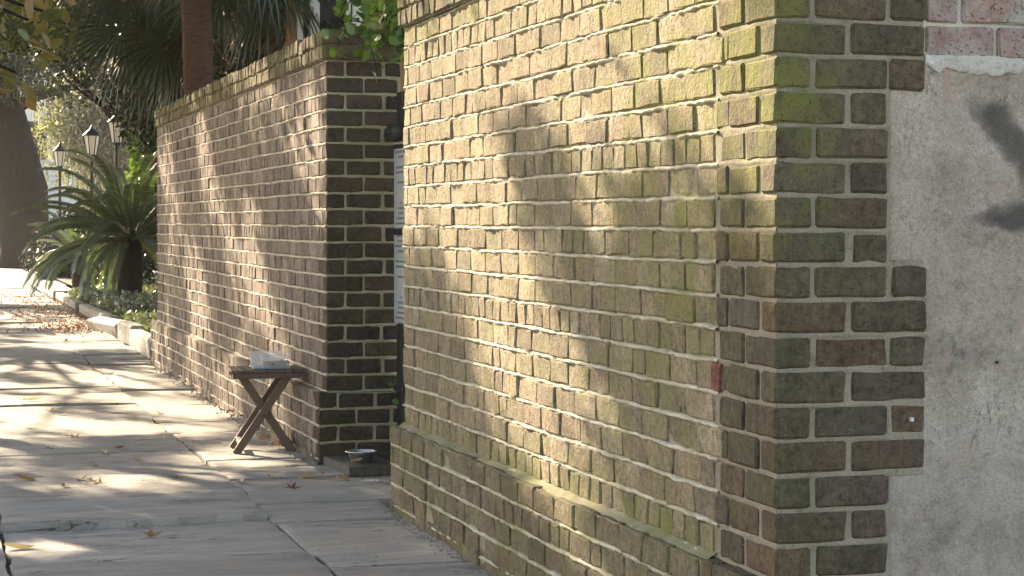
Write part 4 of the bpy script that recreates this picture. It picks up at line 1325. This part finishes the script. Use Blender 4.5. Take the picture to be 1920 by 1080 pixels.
# ------------------------------------------------------------------ fallen leaves, litter
def star_leaf(seed, lobes=5):
    rs = random.Random(seed)
    V = [(0, 0, 0.004)]
    n = lobes * 2
    for k in range(n):
        a = -math.pi * 0.85 + 1.7 * math.pi * k / (n - 1) + math.pi / 2
        r = (1.0 if k % 2 else 0.42) * rs.uniform(.8, 1.1) * (1.15 if k == n // 2 else 1)
        z = 0.22 * r * r * rs.uniform(-.1, 1.2)
        V.append((r * math.cos(a) * .8, r * math.sin(a), z))
    F = [(0, k, k + 1) for k in range(1, n)]
    b = len(V)
    V += [(-0.03, 0, 0), (0.03, 0, 0), (0.02, -0.75, 0.12), (-0.02, -0.75, 0.12)]
    F.append((b, b + 1, b + 2, b + 3))
    return V, F
def oval_leaf(seed):
    rs = random.Random(seed)
    V, F = [], []
    for i in range(7):
        t = i / 6
        w = 0.42 * math.sin(math.pi * min(1, t * .96 + .02)) ** .8
        z = 0.5 * (t - .5) ** 2 * rs.uniform(.6, 1.4)
        y = -1 + 2 * t
        V += [(-w, y, z + w * .5), (0, y, z), (w, y, z + w * rs.uniform(.2, .6))]
        if i:
            a = (i - 1) * 3
            F += [(a, a + 1, a + 4, a + 3), (a + 1, a + 2, a + 5, a + 4)]
    return V, F
leafm = {}
for mt in ('leaf_dry', 'leaf_red', 'leaf_grey'):
    leafm[mt] = [new_mesh('fallen_leaf', *star_leaf(i), mt) for i in range(3)] + [new_mesh('fallen_leaf', *oval_leaf(i), mt) for i in range(2)]
LL = {'leaf_dry': ('dry golden fallen leaf lying on the flagstones', 'golden fallen leaves on the walk'), 'leaf_red': ('curled russet fallen leaf lying on the flagstones', 'russet fallen leaves on the walk'), 'leaf_grey': ('crumpled grey brown fallen leaf lying on the flagstones', 'grey brown fallen leaves on the walk')}
def fallen(x, y, s, mt, v, z=0.022, extra=None):
    o = link('fallen_leaf', leafm[mt][v], None, (x, y, z), (random.gauss(0, .15), random.gauss(0, .15), random.random() * 6.28), (s, s, s * 1.6))
    tag(o, extra or LL[mt][0], 'leaf', None if extra else LL[mt][1])
GL = [(285, 995, .045, 'leaf_dry', 0), (35, 1018, .05, 'leaf_grey', 3), (47, 905, .045, 'leaf_dry', 3), (185, 910, .05, 'leaf_grey', 1), (170, 908, .04, 'leaf_grey', 0), (125, 816, .05, 'leaf_grey', 2), (140, 820, .045, 'leaf_dry', 1),
      (175, 871, .045, 'leaf_grey', 0), (225, 840, .035, 'leaf_red', 3), (195, 848, .04, 'leaf_grey', 4), (95, 768, .05, 'leaf_grey', 1), (120, 918, .035, 'leaf_dry', 4), (507, 892, .035, 'leaf_dry', 0), (565, 892, .04, 'leaf_dry', 1), (580, 893, .04, 'leaf_dry', 3), (548, 920, .045, 'leaf_red', 1),
      (628, 897, .035, 'leaf_dry', 2), (645, 899, .035, 'leaf_dry', 3), (452, 904, .03, 'leaf_grey', 4), (60, 752, .05, 'leaf_grey', 3), (40, 748, .05, 'leaf_grey', 1), (205, 702, .05, 'leaf_red', 0), (160, 680, .05, 'leaf_grey', 1), (118, 776, .045, 'leaf_grey', 0), (445, 800, .04, 'leaf_red', 0), (300, 770, .04, 'leaf_grey', 2), (150, 905, .04, 'leaf_dry', 2), (90, 840, .045, 'leaf_grey', 1), (260, 860, .04, 'leaf_grey', 2), (330, 900, .04, 'leaf_dry', 0), (60, 800, .05, 'leaf_grey', 0)]
cth, sth, FF = math.cos(R(16.557)), math.sin(R(16.557)), 3700.0
for (px, py, s, mt, v) in GL:
    D = 1.385 * FF / (py - 416)
    Xc = (px - 960) / FF * D
    lx, ly = cam.location.x + Xc * cth + D * sth, cam.location.y - Xc * sth + D * cth
    fallen(lx, ly, s * 1.35, mt, v, walk_z(lx, ly) + 0.004)
fallen(0.06, 5.745, .05, 'leaf_grey', 3, 0.075, 'dry leaf leaning against the steel dog bowl')
# drifts of litter by the kerb and crumbs at the foot of the walls
acc_c = []
for (x, y, sx, sy, n) in ((-0.25, 21.5, .35, 1.0, 420), (-0.35, 25.5, .4, 1.6, 420), (-0.5, 31, .5, 2, 300), (-0.12, 9.0, .04, 2.5, 24), (-0.15, 7.6, .06, .25, 8)):
    acc_c.append(np.stack([x + rng.normal(size=n) * sx, y + rng.normal(size=n) * sy, 0.024 + np.abs(rng.normal(size=n)) * 0.010], 1))
C = np.concatenate(acc_c)
C[:, 0] = np.minimum(C[:, 0], np.where(C[:, 1] < 16, -0.075, 0.0))
o = link('leaf_litter', leaves_mesh('leaf_litter', C, 0.045, 'leaf_red', 0.5))
tag(o, 'drifts of brown leaf litter along the kerb and wall foot', 'leaf litter', kind='stuff')

grit = Acc()
for i in range(800):
    if i < 220:
        x, y = -PL - 0.012 - abs(random.gauss(0, .035)), random.uniform(0.4, 4.4)
    elif i < 700:
        x, y = -PL - 0.012 - abs(random.gauss(0, .04)), random.uniform(6.2, 15)
    else:
        x, y = random.uniform(0.0, 0.38), random.uniform(4.5, 6.2)
    r_ = random.uniform(0.002, 0.007)
    zg = walk_z(x, y)
    V, F = tube_vf([(x, y, zg - 0.002), (x, y, zg + r_ * .5), (x + r_ * .3, y, zg + r_ * 1.0)], [r_ * 1.5, r_ * random.uniform(1.0, 1.5), r_ * .6], 5)
    grit.add(V, F, random.random())
o = link('grit', grit.mesh('grit', 'mortar_pier'))
tag(o, 'dark grit and mortar crumbs lying along the wall feet', 'grit', kind='stuff')

# ------------------------------------------------------------------ haze under the trees
hz = NT('warm_haze')
vol = hz.n('VolumePrincipled')
vol.inputs['Color'].default_value = (0.95, 0.93, 0.88, 1)
vol.inputs['Density'].default_value = 0.00045
vol.inputs['Anisotropy'].default_value = 0.3
hz.t.links.new(vol.outputs[0], hz.out.inputs['Volume'])
hz.t.nodes.remove(hz.b)
M['haze'] = hz.m
V, F = box_vf(-60, 60, -20, 145, -1.2, 19)
o = link('haze', new_mesh('haze', V, F, 'haze'))
tag(o, kind='stuff')
o['label'] = 'thin sunlit haze hanging under the trees'
o['category'] = 'haze'
